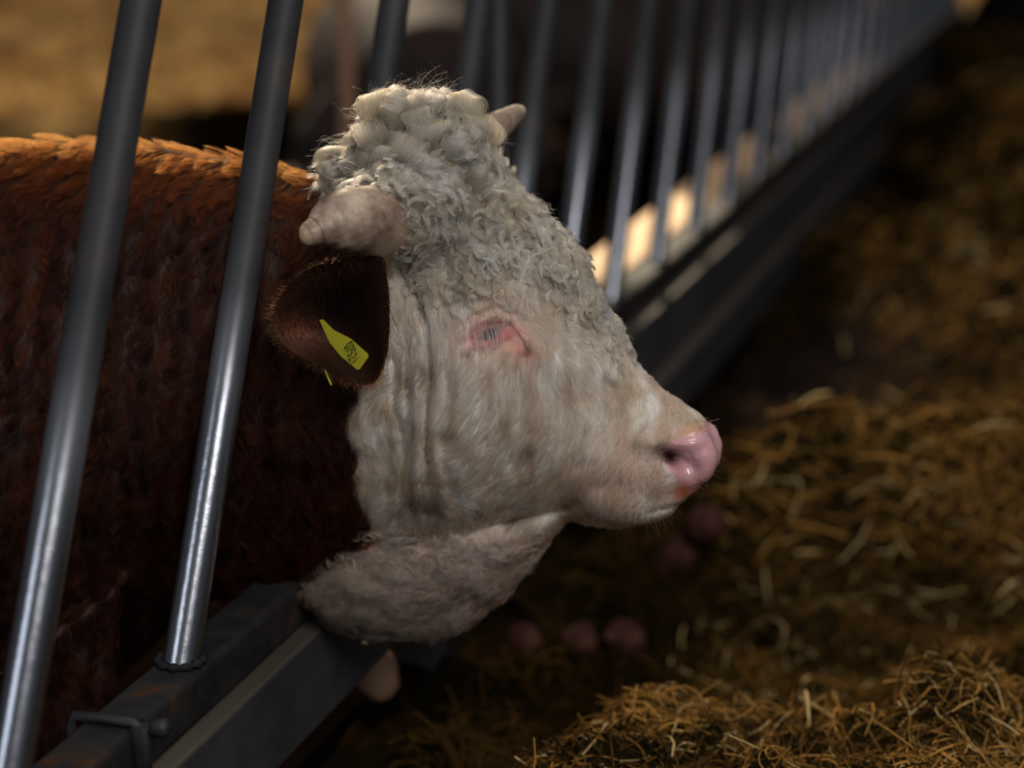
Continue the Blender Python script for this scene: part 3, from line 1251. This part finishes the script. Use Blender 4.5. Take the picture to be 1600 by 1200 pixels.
# --- wavy matted hair on the throat
wt = smooth(CY, 822, 862) * (1 - rd_tri) * VIS * smooth(-CX, -880, -800)
pt, rt, ct = locks('t', 900, 26, wt, (0.020, 0.036), (0.0022, 0.0040), (1.0, 1.8), 0.0019, 0.0004, 0.2, (-0.8, 0.25, -0.25), 0.5, 160, 0.0)
streak = smooth(fbm(pt[:, 0, :] * np.array([1, 1, 2.6]), 40, 2, 161), -0.2, 0.5)[:, None]
ct = ct * (1 - 0.55 * streak) + np.array([0.10, 0.065, 0.06]) * 0.55 * streak
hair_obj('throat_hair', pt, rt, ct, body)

# --- stray wisps on the poll
w = fh_tri * (1 - rd_tri) * smooth(-CY, -330, -230)
P, N = sample(1000, w)
T = flow(P, N, np.array([-0.3, 0, 0.3]), 1.4, 30, 150)
path = strands(P, N, T, rng.uniform(0.018, 0.045, len(P)), 12, rng.uniform(0.6, 1.6, len(P)), 0.004, 1.3, rng.random(len(P)) * 6)
hair_obj('wisps', path, np.full(len(P), 0.00009), np.tile(CREAM, (len(P), 1)), body)

# --- red coat
w = rd_tri * VIS * np.where(CX > -160, 1.0, 0.08) * (0.5 + 0.5 * smooth(-CY, -1000, -700))
P, N = sample(100000, w)
X, Y, L3 = mcoords(P)
T = flow(P, N, np.array([-0.18, 0.05, -1.0]), 0.35, 9, 170)
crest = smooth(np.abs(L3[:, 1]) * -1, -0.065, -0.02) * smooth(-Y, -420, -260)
T = tangent(T + crest[:, None] * np.array([-0.8, -0.3, 0.1]), N)
Lh = (0.026 + 0.008 * crest) * rng.uniform(0.7, 1.25, len(P))
ph = fbm(P, 14, 2, 31) * 6
path = strands(P, N, T, Lh, 8, 0.28 + 0.35 * crest, 0.0060, 1.1, ph, jit=0.004)
ownr = clump(P, path, 3000, 0.5)
path = pull(path, ownr, 0.76)
toner = rng.uniform(0.25, 1.9, len(P))[ownr][:, None]
n = fbm(P, 16, 2, 33)
cr_ = REDC[None, :] * (0.75 + 0.5 * smooth(n, -0.7, 0.7)[:, None]) * rng.uniform(0.7, 1.3, (len(P), 1))
cr_ = cr_ * toner
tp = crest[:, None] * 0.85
cr_ = cr_ * (1 - tp) + np.array([0.13, 0.028, 0.004]) * tp  # sunlit rim painted in: crest hair tinted lighter
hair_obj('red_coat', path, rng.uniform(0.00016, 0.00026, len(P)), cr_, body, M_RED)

# --- ear hair
evis = ear_v[: (12 + 1) * 72]
ring_f = 12 * np.sqrt(rng.random(9000))
ring_i = np.minimum(ring_f.astype(int), 11)
kk = rng.integers(0, 72, 9000)
k2 = (kk + 1) % 72
fr, fk = (ring_f - ring_i)[:, None], rng.random((9000, 1))
E0 = (evis[ring_i * 72 + kk] * (1 - fk) + evis[ring_i * 72 + k2] * fk) * (1 - fr) + (evis[(ring_i + 1) * 72 + kk] * (1 - fk) + evis[(ring_i + 1) * 72 + k2] * fk) * fr + NV * 0.001 + rng.normal(size=(9000, 3)) * 0.0012
rimP = evis[12 * 72 + kk]
cenP = evis[0]
outw = unit(rimP - cenP)
isr = (ring_f >= 11.4)[:, None]
Te = unit(outw * np.where(isr, 0.9, 0.1) + np.array([0.1, 0, -0.8]) * np.where(isr, 0.3, 1.0) + rng.normal(size=(9000, 3)) * 0.25)
Ne = np.tile(NV, (9000, 1))
path = strands(E0, Ne, Te, rng.uniform(0.006, 0.013, 9000), 6, 0.3, 0.002, 0.8, rng.random(9000) * 6)
cav = np.exp(-((np.linalg.norm(E0 - pl(535, 478, 0.12), axis=1) / 0.045) ** 2))[:, None]  # the ear's inner shade, carried into the hair colour
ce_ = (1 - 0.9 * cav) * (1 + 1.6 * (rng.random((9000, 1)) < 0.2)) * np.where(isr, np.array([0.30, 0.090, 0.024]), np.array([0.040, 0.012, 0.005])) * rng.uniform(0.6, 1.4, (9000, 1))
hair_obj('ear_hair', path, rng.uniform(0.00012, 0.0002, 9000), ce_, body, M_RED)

# --- white eyelashes, chin and nose whiskers
ls = []
for i in range(40):
    t = i / 39
    x, y = 736 + 52 * t, 521 - 17 * t - 5 * math.sin(math.pi * t)
    p, nn = hit(x + random.uniform(-1, 1), y - 3)
    p = p + nn * 0.004
    L = 0.026 * (0.75 + 0.25 * math.sin(math.pi * t)) * random.uniform(0.75, 1.1)
    dirn = unit(nn * 0.55 + np.array([0.10 - 0.15 * t, 0, -0.95]) + rng.normal(size=3) * 0.08)
    ss = np.linspace(0, 1, 8)[:, None]
    ls.append(p + nn * 0.006 * np.sin(ss * 2.2) + dirn * L * ss)
hair_obj('eyelashes', np.array(ls), np.full(len(ls), 0.0005), np.tile([0.97, 0.97, 0.97], (len(ls), 1)), body)
ws = []
for i in range(90):
    if i < 50:
        x, y = random.uniform(1085, 1116), random.uniform(655, 770)
    else:
        x, y = random.uniform(950, 1080), random.uniform(785, 815)
    p, nn = hit(x, y)
    if p is None:
        continue
    dd = unit(nn * 0.6 + np.array([0.5, 0, 0.2 if i < 50 else -0.6]) + rng.normal(size=3) * 0.4)
    ss = np.linspace(0, 1, 8)[:, None]
    ws.append(p + dd * 0.016 * random.uniform(0.5, 1.3) * ss + np.array([0, 0, -0.004]) * ss ** 2)
hair_obj('whiskers', np.array(ws), np.full(len(ws), 0.00012), np.tile([0.6, 0.5, 0.4], (len(ws), 1)), body)

# ------------------------------------------------------------------ ear tag
M_TAG = mat('tag_plastic', (0.50, 0.47, 0.03), 0.4)
M_INK = mat('tag_ink', (0.02, 0.02, 0.02), 0.6)
TG = [(499, 500), (505, 499), (522, 516), (548, 529), (574, 552), (576, 557), (562, 577), (557, 577), (532, 556), (515, 535)]


def tag_n(x, y):
    return 0.196 + 0.0003 * (x - 500)


tv, o_ = [], len(TG)
for dn in (0.0, -0.002):
    tv += [pl(x, y, tag_n(x, y) + dn) for x, y in TG]
tf = [tuple(range(o_)), tuple(range(o_, 2 * o_))[::-1]] + [(i, (i + 1) % o_, o_ + (i + 1) % o_, o_ + i) for i in range(o_)]
tag_o = mesh_obj('ear_tag', np.array(tv), tf, M_TAG, bull, smooth_=False)
tag_o['label'] = 'yellow plastic tag with black digits'
# the digits run across the tag
a0, a1 = pl(535, 541, tag_n(535, 541) + 0.0012), pl(563, 572, tag_n(563, 572) + 0.0012)
a2 = pl(553, 533, tag_n(553, 533) + 0.0012)
fc = bpy.data.curves.new('ear_tag_number', 'FONT')
fc.body = '07521'
fc.size = 1.0
fc.extrude = 0.01
fc.materials.append(M_INK)
ft = bpy.data.objects.new('tmp_text', fc)
COL.objects.link(ft)
bpy.context.view_layer.update()
fme = bpy.data.meshes.new_from_object(ft.evaluated_get(bpy.context.evaluated_depsgraph_get()))
bpy.data.objects.remove(ft)
fo = bpy.data.objects.new('ear_tag_number', fme)
COL.objects.link(fo)
ex = a1 - a0
ey = a2 - a0
wlen, hlen = np.linalg.norm(ex), np.linalg.norm(ey)
ex, ey = ex / wlen, unit(ey - ex * np.dot(ey, ex))
ez = np.cross(ex, ey)
bpy.context.view_layer.update()
fo.parent = tag_o
s_x, s_y = wlen * 0.92 / 2.75, hlen * 1.15
Mx = Matrix(((ex[0] * s_x, ey[0] * s_y, ez[0] * 0.01, 0), (ex[1] * s_x, ey[1] * s_y, ez[1] * 0.01, 0), (ex[2] * s_x, ey[2] * s_y, ez[2] * 0.01, 0), (0, 0, 0, 1)))
Mx.translation = Vector(a0 + ex * wlen * 0.03 + ey * hlen * 0.08 - world_loc(tag_o))
fo.matrix_local = Mx
# edge of the second half of the tag, hanging behind the ear
V, F = tube(spline([pl(507, 572, 0.165), pl(511, 586, 0.168), pl(518, 602, 0.17)], 10), 0.0014, 8)
t2 = mesh_obj('ear_tag', V, F, M_TAG, bull)
t2['label'] = 'thin yellow edge of the tag half behind the ear'


# ------------------------------------------------------------------ feed aisle: silage and straw
def straw_mat(name, rough=0.55):
    m = mat(name, rough=0.9, attr='col', spec=0.0)
    return m


M_STRAW = straw_mat('straw')
HEAPS = [  # centre x, y, height, radius x, radius y, steepness
    (0.29, 2.24, 0.22, 0.31, 0.29, 3.0), (0.62, 2.30, 0.25, 0.20, 0.34, 2.5), 
    (0.86, 3.44, 0.29, 0.54, 0.13, 4.0), (1.30, 3.20, 0.25, 0.35, 0.45, 2.5), (0.95, 2.85, 0.16, 0.22, 0.25, 2.0),
    (1.45, 4.45, 0.33, 0.42, 0.50, 2.0), (1.15, 5.05, 0.24, 0.32, 0.30, 2.0), (0.95, 5.55, 0.20, 0.22, 0.25, 1.5),
    (1.9, 6.0, 0.35, 0.7, 0.5, 2.0), (2.1, 7.6, 0.40, 0.8, 0.6, 2.0), (2.1, 9.2, 0.42, 0.6, 0.6, 1.5), (1.75, 7.0, 0.22, 0.22, 0.3, 1.5),
]


def aisle_h(x, y):
    P = np.stack([x, y, np.zeros_like(x)], -1)
    wx = x + 0.05 * fbm(P, 4, 2, 205)
    wy = y + 0.05 * fbm(P, 4, 2, 206)
    h = 0.075 + 0.035 * fbm(P, 2.2, 3, 200)
    for cx, cy, a, rx, ry, pw in HEAPS:
        q = ((wx - cx) / rx) ** 2 + ((wy - cy) / ry) ** 2
        h = np.maximum(h, (0.07 + a) * np.exp(-q ** pw) + h * 0.25) if pw >= 2.5 else h + a * np.exp(-q ** (pw / 2))
    u = (x - B1[0]) * QF[0] + (y - B1[1]) * QF[1]
    h = h + 0.11 * np.exp(-(u / 0.26) ** 2) * (0.4 + 0.6 * smooth(-y, -3.1, -2.8))
    h = h + (0.045 * fbm(P, 6, 2, 210) + 0.028 * fbm(P, 20, 2, 220)) * smooth(u, -0.1, 0.2)
    return np.maximum(h, 0.012)


def bank_colour(P, var):
    n = fbm(P * np.array([1, 1, 0.3]), 5, 3, 230)
    t = np.clip(0.5 + 0.5 * n + var, 0, 1)[..., None]
    dark = np.array([0.018, 0.013, 0.005])
    mid = np.array([0.14, 0.072, 0.018])
    gold = np.array([0.50, 0.26, 0.066])
    t = t * (0.48 + 0.52 * smooth(P[..., 2:3], 0.09, 0.28))  # low parts darkened in colour for the shade in the hollows
    c = np.where(t < 0.5, dark + (mid - dark) * t * 2, mid + (gold - mid) * (t - 0.5) * 2) * 1.0
    bare = 0.85 * np.exp(-((P[..., 0] - 0.66) / 0.30) ** 2 - ((P[..., 1] - 4.6) / 0.40) ** 2)[..., None]   # swept floor showing
    return c * (1 - bare) + np.array([0.045, 0.033, 0.031]) * bare


# fine height field in fence coordinates
def grid_surface(name, tn, un, hfun, m, colfun, origin_pt):
    A, B = np.meshgrid(tn, un, indexing='ij')
    X = B1[0] + EF[0] * A + QF[0] * B
    Y = B1[1] + EF[1] * A + QF[1] * B
    Z = hfun(X, Y)
    V = np.stack([X, Y, Z], -1).reshape(-1, 3)
    na, nb = len(tn), len(un)
    i = np.arange((na - 1))[:, None] * nb + np.arange(nb - 1)[None, :]
    i = i.ravel()
    Q = np.stack([i, i + nb, i + nb + 1, i + 1], -1)
    return V, Q


def straws(n, sampler, Lr, Rr, hfun, seedlift, k=5, flat=0.55):
    x, y = sampler(n)
    z = hfun(x, y)
    P = np.stack([x, y, z], -1)
    eps = 0.01
    gx = (hfun(x + eps, y) - z) / eps
    gy = (hfun(x, y + eps) - z) / eps
    Nn = unit(np.stack([-gx, -gy, np.ones_like(gx)], -1))
    Nn = unit(Nn * 1.0 + np.array([0, 0, 0.3]))
    a = rng.uniform(0, 2 * math.pi, n)
    T = np.stack([np.cos(a), np.sin(a), np.zeros(n)], -1)
    T = tangent(T, Nn)
    tilt = np.abs(rng.normal(size=(n, 1))) * seedlift
    T = unit(T + Nn * tilt)
    Bn = unit(np.cross(Nn, T))
    L = rng.uniform(*Lr, n)[:, None, None] * (0.5 + rng.random((n, 1, 1)))
    s = np.linspace(-0.5, 0.5, k)[None, :, None]
    bend = rng.normal(size=(n, 1, 1)) * 0.75
    bend2 = rng.normal(size=(n, 1, 1)) * 0.6
    path = P[:, None, :] + T[:, None, :] * L * s + Bn[:, None, :] * L * bend * (s ** 2 - 0.08) - Nn[:, None, :] * L * np.abs(bend2) * (s ** 2 - 0.1) + Nn[:, None, :] * 0.006 * rng.random((n, 1, 1))
    R = rng.uniform(*Rr, n)[:, None, None]
    Nn2 = unit(Nn + rng.normal(size=(n, 3)) * 0.5)[:, None, :]
    B2 = unit(np.cross(Nn2, T[:, None, :]))
    N2 = np.cross(T[:, None, :], B2)
    c0 = path + B2 * R
    c1 = path + N2 * R * flat
    c2 = path - B2 * R
    V = np.stack([c0, c1, c2], 2)          # n, k, 3, 3
    idx = np.arange(n)[:, None, None] * (k * 3) + np.arange(k - 1)[None, :, None] * 3
    j = np.arange(3)[None, None, :]
    j2 = (j + 1) % 3
    Q = np.stack([idx + j, idx + j2, idx + 3 + j2, idx + 3 + j], -1).reshape(-1, 4)
    return V.reshape(-1, 3), Q, P, k * 3


def combine(items):
    V, Q, Cc, o = [], [], [], 0
    for v, q, c in items:
        V.append(v)
        Q.append(q + o)
        Cc.append(c)
        o += len(v)
    return np.concatenate(V), np.concatenate(Q), np.concatenate(Cc)


Vg, Qg = grid_surface('g', np.concatenate([np.arange(-1.2, 3.2, 0.012), np.arange(3.2, 10.0, 0.05)]), np.concatenate([np.arange(-0.02, 2.6, 0.012), np.arange(2.6, 4.2, 0.05)]), aisle_h, None, None, None)
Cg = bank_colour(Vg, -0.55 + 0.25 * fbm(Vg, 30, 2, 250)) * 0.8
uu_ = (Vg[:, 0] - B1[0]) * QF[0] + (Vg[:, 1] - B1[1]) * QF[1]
Cg = Cg * (0.35 + 0.65 * smooth(uu_, 0.15, 0.4))[:, None]      # shade along the beam darkened into the silage colour


def samp_view(x0, x1, y0, y1):
    """points on the aisle floor that fall inside a window of the view"""
    def f(n):
        px, py = rng.uniform(x0, x1, n), rng.uniform(y0, y1, n)
        r = at(px, py, 1.0)
        dx, dy, dz = r[0], r[1], r[2] - HC
        t = (HC - 0.22) / -dz
        x, y = dx * t, dy * t
        u = (x - B1[0]) * QF[0] + (y - B1[1]) * QF[1]
        ok = u > 0.07
        x, y = x[ok], y[ok]
        return x, y
    return f


def at_v(px, py):
    X = (px - 800) / FPX
    Y = (600 - py) / FPX
    return X, CP + Y * SP, Y * CP - SP


def samp_fan(n, y0, y1, x0, x1):
    px, py = rng.uniform(x0, x1, n), rng.uniform(y0, y1, n)
    dx, dy, dz = at_v(px, py)
    t = (HC - 0.22) / -dz
    x, y = dx * t, dy * t
    u = (x - B1[0]) * QF[0] + (y - B1[1]) * QF[1]
    ok = u > 0.08
    return x[ok], y[ok]


items = [(Vg, Qg, Cg)]
for (n, y0, y1, Lr, Rr, lift, seed) in (
    (24000, 900, 1450, (0.02, 0.055), (0.0006, 0.0014), 0.30, 1),
    (2400, 900, 1450, (0.05, 0.10), (0.0010, 0.0020), 0.50, 2),
    (15000, 600, 1000, (0.03, 0.085), (0.0009, 0.0024), 0.40, 3),
    (700, 640, 1000, (0.09, 0.16), (0.0020, 0.0034), 0.6, 6),
    (9000, 250, 660, (0.05, 0.12), (0.0015, 0.0040), 0.40, 4),
    (5000, -60, 300, (0.08, 0.2), (0.003, 0.007), 0.40, 5),
):
    xs, ys = samp_fan(n, y0, y1, 380, 1900)
    if seed == 3:                                     # straws hanging out of the cut face
        m_ = 7000
        xs = np.concatenate([xs, rng.uniform(0.30, 1.35, m_)])
        ys = np.concatenate([ys, rng.normal(3.31, 0.035, m_)])
    sm = lambda m_, xs=xs, ys=ys: (xs, ys)
    n_ = len(xs)
    v, q, P, per_ = straws(n_, sm, Lr, Rr, aisle_h, lift)
    var = rng.normal(size=n_) * 0.33 + 0.05
    c = bank_colour(P, var)
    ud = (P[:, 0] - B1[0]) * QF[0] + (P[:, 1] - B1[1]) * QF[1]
    c = c * (0.50 + 0.50 * smooth(ud, 0.2, 0.45))[:, None]  # shade beside the beam dimmed into the straw colour
    pale = (rng.random((n_, 1)) < 0.05) & (ud[:, None] > 0.3)
    c = np.where(pale, np.array([0.60, 0.44, 0.20]), c)
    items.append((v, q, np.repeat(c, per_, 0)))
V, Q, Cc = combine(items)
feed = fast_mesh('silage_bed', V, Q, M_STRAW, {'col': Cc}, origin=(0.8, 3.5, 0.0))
props(feed, 'brown and golden heaps of chopped straw and silage filling the feed aisle', 'silage', kind='stuff')

# ------------------------------------------------------------------ floors
def ground_mat():
    m = mat('barn_floor', rough=0.9, spec=0.0)
    b = m.node_tree.nodes['Principled BSDF']
    tc, nz = noise_bump(m, 8, 0.5, 0.03)
    n2 = nd(m, 'ShaderNodeTexNoise', Scale=2.5, Detail=6.0)
    lk(m, tc.outputs['Object'], n2.inputs['Vector'])
    cr = ramp(m, n2.outputs['Fac'], [(0.3, (0.030, 0.024, 0.022)), (0.6, (0.055, 0.045, 0.042)), (0.75, (0.04, 0.03, 0.02))])
    lk(m, cr.outputs['Color'], b.inputs['Base Color'])
    return m


V = np.array([(-14, -3, 0), (14, -3, 0), (14, 30, 0), (-14, 30, 0), (-14, -3, -0.2), (14, -3, -0.2), (14, 30, -0.2), (-14, 30, -0.2)], float)
fl = mesh_obj('floor', V, [(0, 1, 2, 3), (7, 6, 5, 4), (0, 4, 5, 1), (1, 5, 6, 2), (2, 6, 7, 3), (3, 7, 4, 0)], ground_mat(), None, smooth_=False, origin=(0, 10, 0))
props(fl, 'bare grey-brown barn floor', None, kind='structure')


# pen side: trodden bedding near, blackened to stand for shade, golden straw further off
def pen_h(x, y):
    P = np.stack([x, y, np.zeros_like(x)], -1)
    h = 0.10 + 0.06 * fbm(P, 1.2, 3, 300) + 0.02 * fbm(P, 6, 2, 310)
    h = h + 0.55 * smooth(y, 10.0, 16) + 0.5 * np.exp(-((x + 2.0) / 1.6) ** 2 - ((y - 12.5) / 1.5) ** 2)
    return np.maximum(h, 0.015)


def pen_colour(P):
    n = fbm(P, 0.9, 3, 320)
    n2 = fbm(P, 4.0, 3, 330)
    edge = smooth(P[:, 1] + 1.2 * n, 8.6, 10.2)
    gold = np.array([0.85, 0.55, 0.22])
    brn = np.array([0.55, 0.32, 0.12])
    t = np.clip(0.5 + 0.9 * n2, 0, 1)[:, None]
    g = gold * t + brn * (1 - t)
    dark = np.array([0.007, 0.004, 0.002]) * (1 + 0.5 * n2[:, None])
    e_ = edge[:, None]
    return dark * (1 - e_) + g * e_


ta = np.concatenate([np.arange(-1.5, 6, 0.12), np.arange(6, 19, 0.10)])
ua = -np.arange(0.10, 9.0, 0.09)
Vp, Qp = grid_surface('pen', ta, ua, pen_h, None, None, None)
Qp = Qp[:, ::-1]
ip = [(Vp, Qp, pen_colour(Vp))]


def pen_samp(n):
    t, u = rng.uniform(2, 18, n), rng.uniform(0.25, 8.5, n)
    return B1[0] + EF[0] * t - QF[0] * u, B1[1] + EF[1] * t - QF[1] * u


xs, ys = pen_samp(26000)
v, q, P, per_ = straws(len(xs), lambda n: (xs, ys), (0.10, 0.28), (0.004, 0.010), pen_h, 0.35, k=4)
c = pen_colour(P) * rng.uniform(0.6, 1.7, (len(P), 1))
ip.append((v, q, np.repeat(c, per_, 0)))
V, Q, Cc = combine(ip)
pen = fast_mesh('straw_bedding', V, Q, M_STRAW, {'col': np.clip(Cc, 0, 1)}, origin=(-2, 9, 0))
props(pen, 'golden straw bedding banked up in the pen behind the bull', 'straw', kind='stuff')

# pale kerb behind the far bars
M_KERB = mat('pale_concrete', (0.50, 0.37, 0.26), 0.9, spec=0.0)
noise_bump(M_KERB, 18, 0.4, 0.006)
V, F = prism(rrect(-0.145, -0.034, -RZ, 0.002, 0.008), fence_pt(5.75), fence_pt(20), QF)
kerb = mesh_obj('concrete_kerb', V, F, M_KERB, None, smooth_=False)
props(kerb, 'pale concrete kerb behind the far fence bars, its near end bright in the light', 'kerb')
sp = bpy.data.lights.new('sunbeam_spot', 'SPOT')  # added spot lamp that mimics a beam of sun on the kerb
sp.energy = 2600
sp.color = (1.0, 0.86, 0.62)
sp.spot_size = math.radians(10)
sp.spot_blend = 0.35
sp.shadow_soft_size = 0.05
so = bpy.data.objects.new('sunbeam_spot', sp)
COL.objects.link(so)
so.location = tuple(fence_pt(15.5, -0.9, 3.4))
look(so, fence_pt(7.75, -0.085, 0))


# ------------------------------------------------------------------ beets among the feed
M_BEET = mat('beet_skin', (0.20, 0.055, 0.045), 0.8, spec=0.12)
tc_, nz_ = noise_bump(M_BEET, 30, 0.35, 0.004)
cr_b = ramp(M_BEET, nz_.outputs['Fac'], [(0.35, (0.028, 0.010, 0.009)), (0.55, (0.060, 0.021, 0.016)), (0.75, (0.11, 0.050, 0.036))])
lk(M_BEET, cr_b.outputs['Color'], M_BEET.node_tree.nodes['Principled BSDF'].inputs['Base Color'])


def settle(px, py, d, rr):
    """slide along the line of sight to where a lump of radius rr rests on the feed"""
    best = None
    for q in np.linspace(d - 0.7, d + 0.9, 400):
        c = at(px, py, q)
        g = c[2] - rr * 0.75 - float(aisle_h(np.array([c[0]]), np.array([c[1]]))[0])
        if g < 0:
            return c, q
        best = (c, q)
    return best


def beet(px, py, d, rpx, label, seed, rot):
    c, d = settle(px, py, d, rpx / FPX * d)
    r = rpx / FPX * d
    r_ = random.Random(seed)
    V, F = blob(np.zeros(3), np.eye(3), np.array([r * 1.08, r, r * 0.95]), 26)
    V = V * (1 + 0.07 * fbm(V, 18, 2, seed))[:, None]
    # pointed root end
    t = np.clip(V[:, 0] / r, 0, 1.2)
    V[:, 0] += r * 0.35 * smooth(t, 0.75, 1.08)
    V[:, 1:] *= (1 - 0.55 * smooth(t, 0.7, 1.1))[:, None]
    R = Matrix.Rotation(rot, 3, 'Z') @ Matrix.Rotation(r_.uniform(-0.7, 0.7), 3, 'Y')
    V = V @ np.array(R).T + c
    o = mesh_obj('beet', V, F, M_BEET, None, origin=c)
    V, F = tube(np.array([(-r * 1.02, 0, 0), (-r * 1.12, 0, 0.1 * r), (-r * 1.22, 0, 0.1 * r)]) @ np.array(R).T + c, [r * 0.32, r * 0.26, r * 0.12], 10)
    mesh_obj('stem_stub', V, F, M_BEET, o)
    return props(o, label, 'beet', 'beets lying in the feed')


beet(1063, 868, 3.30, 34, 'lower left beet of the close pair below the bull\'s chin', 1, 0.5)
beet(1102, 822, 3.48, 33, 'upper right beet of the close pair below the bull\'s chin', 2, 2.5)
beet(905, 1005, 2.95, 30, 'dark beet in the hollow right of the white dewlap', 3, 1.2)
beet(975, 1000, 2.98, 34, 'dark beet right of another in the hollow behind the near straw', 4, 3.9)
beet(820, 1000, 2.92, 28, 'dark beet close under the lower edge of the dewlap', 5, 5.0)


# pale lump of root under the beam edge
c_, _ = settle(592, 1056, 2.78, 0.034)
v, f = blob(np.zeros(3), np.eye(3), np.array([0.034, 0.028, 0.036]), 24)
v = v * (1 + 0.22 * fbm(v, 26, 2, 91))[:, None] + c_
M_PALE = mat('pale_root', (0.42, 0.25, 0.17), 0.6)
noise_bump(M_PALE, 40, 0.4, 0.004)
props(mesh_obj('root_chunk', v, f, M_PALE, None, origin=c_), 'pale pinkish chunk of root lying beside the steel beam under the dewlap', 'root')


# ------------------------------------------------------------------ resting cattle behind the fence
def coat_mat(name, a, b):
    m = mat(name, rough=0.7)
    tc, nz = noise_bump(m, 40, 0.5, 0.006)
    n2 = nd(m, 'ShaderNodeTexNoise', Scale=5.0, Detail=5.0)
    lk(m, tc.outputs['Object'], n2.inputs['Vector'])
    cr = ramp(m, n2.outputs['Fac'], [(0.35, a), (0.65, b)])
    lk(m, cr.outputs['Color'], m.node_tree.nodes['Principled BSDF'].inputs['Base Color'])
    return m


M_DARK = coat_mat('dark_coat', (0.016, 0.009, 0.007), (0.040, 0.018, 0.011))


def lying_cow(c, yaw, label):
    """cow lying on its folded legs, head up"""
    R = np.array(Matrix.Rotation(yaw, 3, 'Z'))
    ps = []
    pts = np.array([(-0.85, 0, 0.38), (-0.7, 0, 0.42), (-0.35, 0, 0.42), (0, 0, 0.42), (0.35, 0, 0.44), (0.62, 0, 0.46), (0.75, 0, 0.50)])
    ps.append(tube(pts, [0.16, 0.30, 0.37, 0.40, 0.38, 0.30, 0.20], 28))
    ps.append(tube([(0.6, 0, 0.52), (0.85, 0.02, 0.66), (1.02, 0.05, 0.80)], [0.22, 0.16, 0.12], 20))
    ps.append(tube([(0.98, 0.05, 0.88), (1.12, 0.07, 0.82), (1.28, 0.09, 0.70), (1.40, 0.10, 0.60), (1.44, 0.10, 0.57)], [0.10, 0.12, 0.09, 0.075, 0.05], 20))
    for s in (-1, 1):
        ps.append(tube([(0.55, s * 0.2, 0.28), (0.82, s * 0.24, 0.12), (0.60, s * 0.27, 0.07), (0.45, s * 0.28, 0.06)], [0.11, 0.07, 0.05, 0.06], 14))
        ps.append(tube([(-0.55, s * 0.25, 0.30), (-0.15, s * 0.36, 0.20), (-0.50, s * 0.42, 0.10), (-0.15, s * 0.46, 0.07), (-0.03, s * 0.46, 0.06)], [0.20, 0.13, 0.07, 0.05, 0.055], 14))
        ps.append(tube([(1.02, 0.05 + s * 0.09, 0.90), (1.0, 0.05 + s * 0.17, 0.92), (0.98, 0.05 + s * 0.25, 0.89)], [0.03, 0.045, 0.015], 12))
    ps.append(tube([(-0.86, 0, 0.5), (-0.95, 0.02, 0.35), (-0.98, 0.1, 0.12)], [0.04, 0.025, 0.03], 10))
    me = remeshed(*merge(ps), 0.022, 4)
    V = get_v(me)
    V = V @ R.T + np.asarray(c)
    F = [tuple(p.vertices) for p in me.polygons]
    root = empty('cow', c)
    mesh_obj('body', V, F, M_DARK, root)
    for s in (-1, 1):
        v, f = blob(np.array([1.10, 0.06 + s * 0.105, 0.86]), np.eye(3), np.array([0.018] * 3), 12)
        mesh_obj('eye', v @ R.T + np.asarray(c), f, M_EYE, root)
        v, f = tube(np.array([(1.0, 0.05 + s * 0.07, 0.97), (0.99, 0.05 + s * 0.16, 1.02), (1.02, 0.05 + s * 0.22, 1.10)]), [0.028, 0.02, 0.006], 12)
        mesh_obj('horn', v @ R.T + np.asarray(c), f, M_HORN, root)
    return props(root, label, 'cow', 'dark cattle resting behind the fence')


def gp(px, py, z):
    dx, dy, dz = at_v(px, py)
    t = (HC - z) / -dz
    return np.array([dx * t, dy * t, z])


def on_pen(px, d):
    p = at(px, 600, d)
    p[2] = 0.0
    y = d * CP
    x = (px - 800) / FPX * (d * 1.02)
    return np.array([x, y, float(pen_h(np.array([x]), np.array([y]))[0]) - 0.03])


lying_cow(on_pen(650, 8.0), math.radians(100), 'dark blurred cow resting behind the fence, left of the bull\'s curly crown top')
lying_cow(on_pen(1040, 8.6), math.radians(200), 'dark blurred cow resting behind the slanted bars right of the far horn')

# weathered wooden post in the pen
pz = on_pen(557, 6.3)
M_WOOD = mat('weathered_wood', (0.36, 0.20, 0.12), 0.75)
tcw, nzw = noise_bump(M_WOOD, 20, 0.5, 0.006)
V, F = tube([pz + np.array([0, 0, z]) for z in (-0.05, 0.3, 0.6, 0.9, 1.2, 1.35)], [0.025, 0.024, 0.0235, 0.023, 0.023, 0.021], 16)
wp = mesh_obj('wooden_post', V, F, M_WOOD, None, origin=pz)
props(wp, 'thin pinkish-brown wooden post in the pen left of the bull\'s crown', 'post')
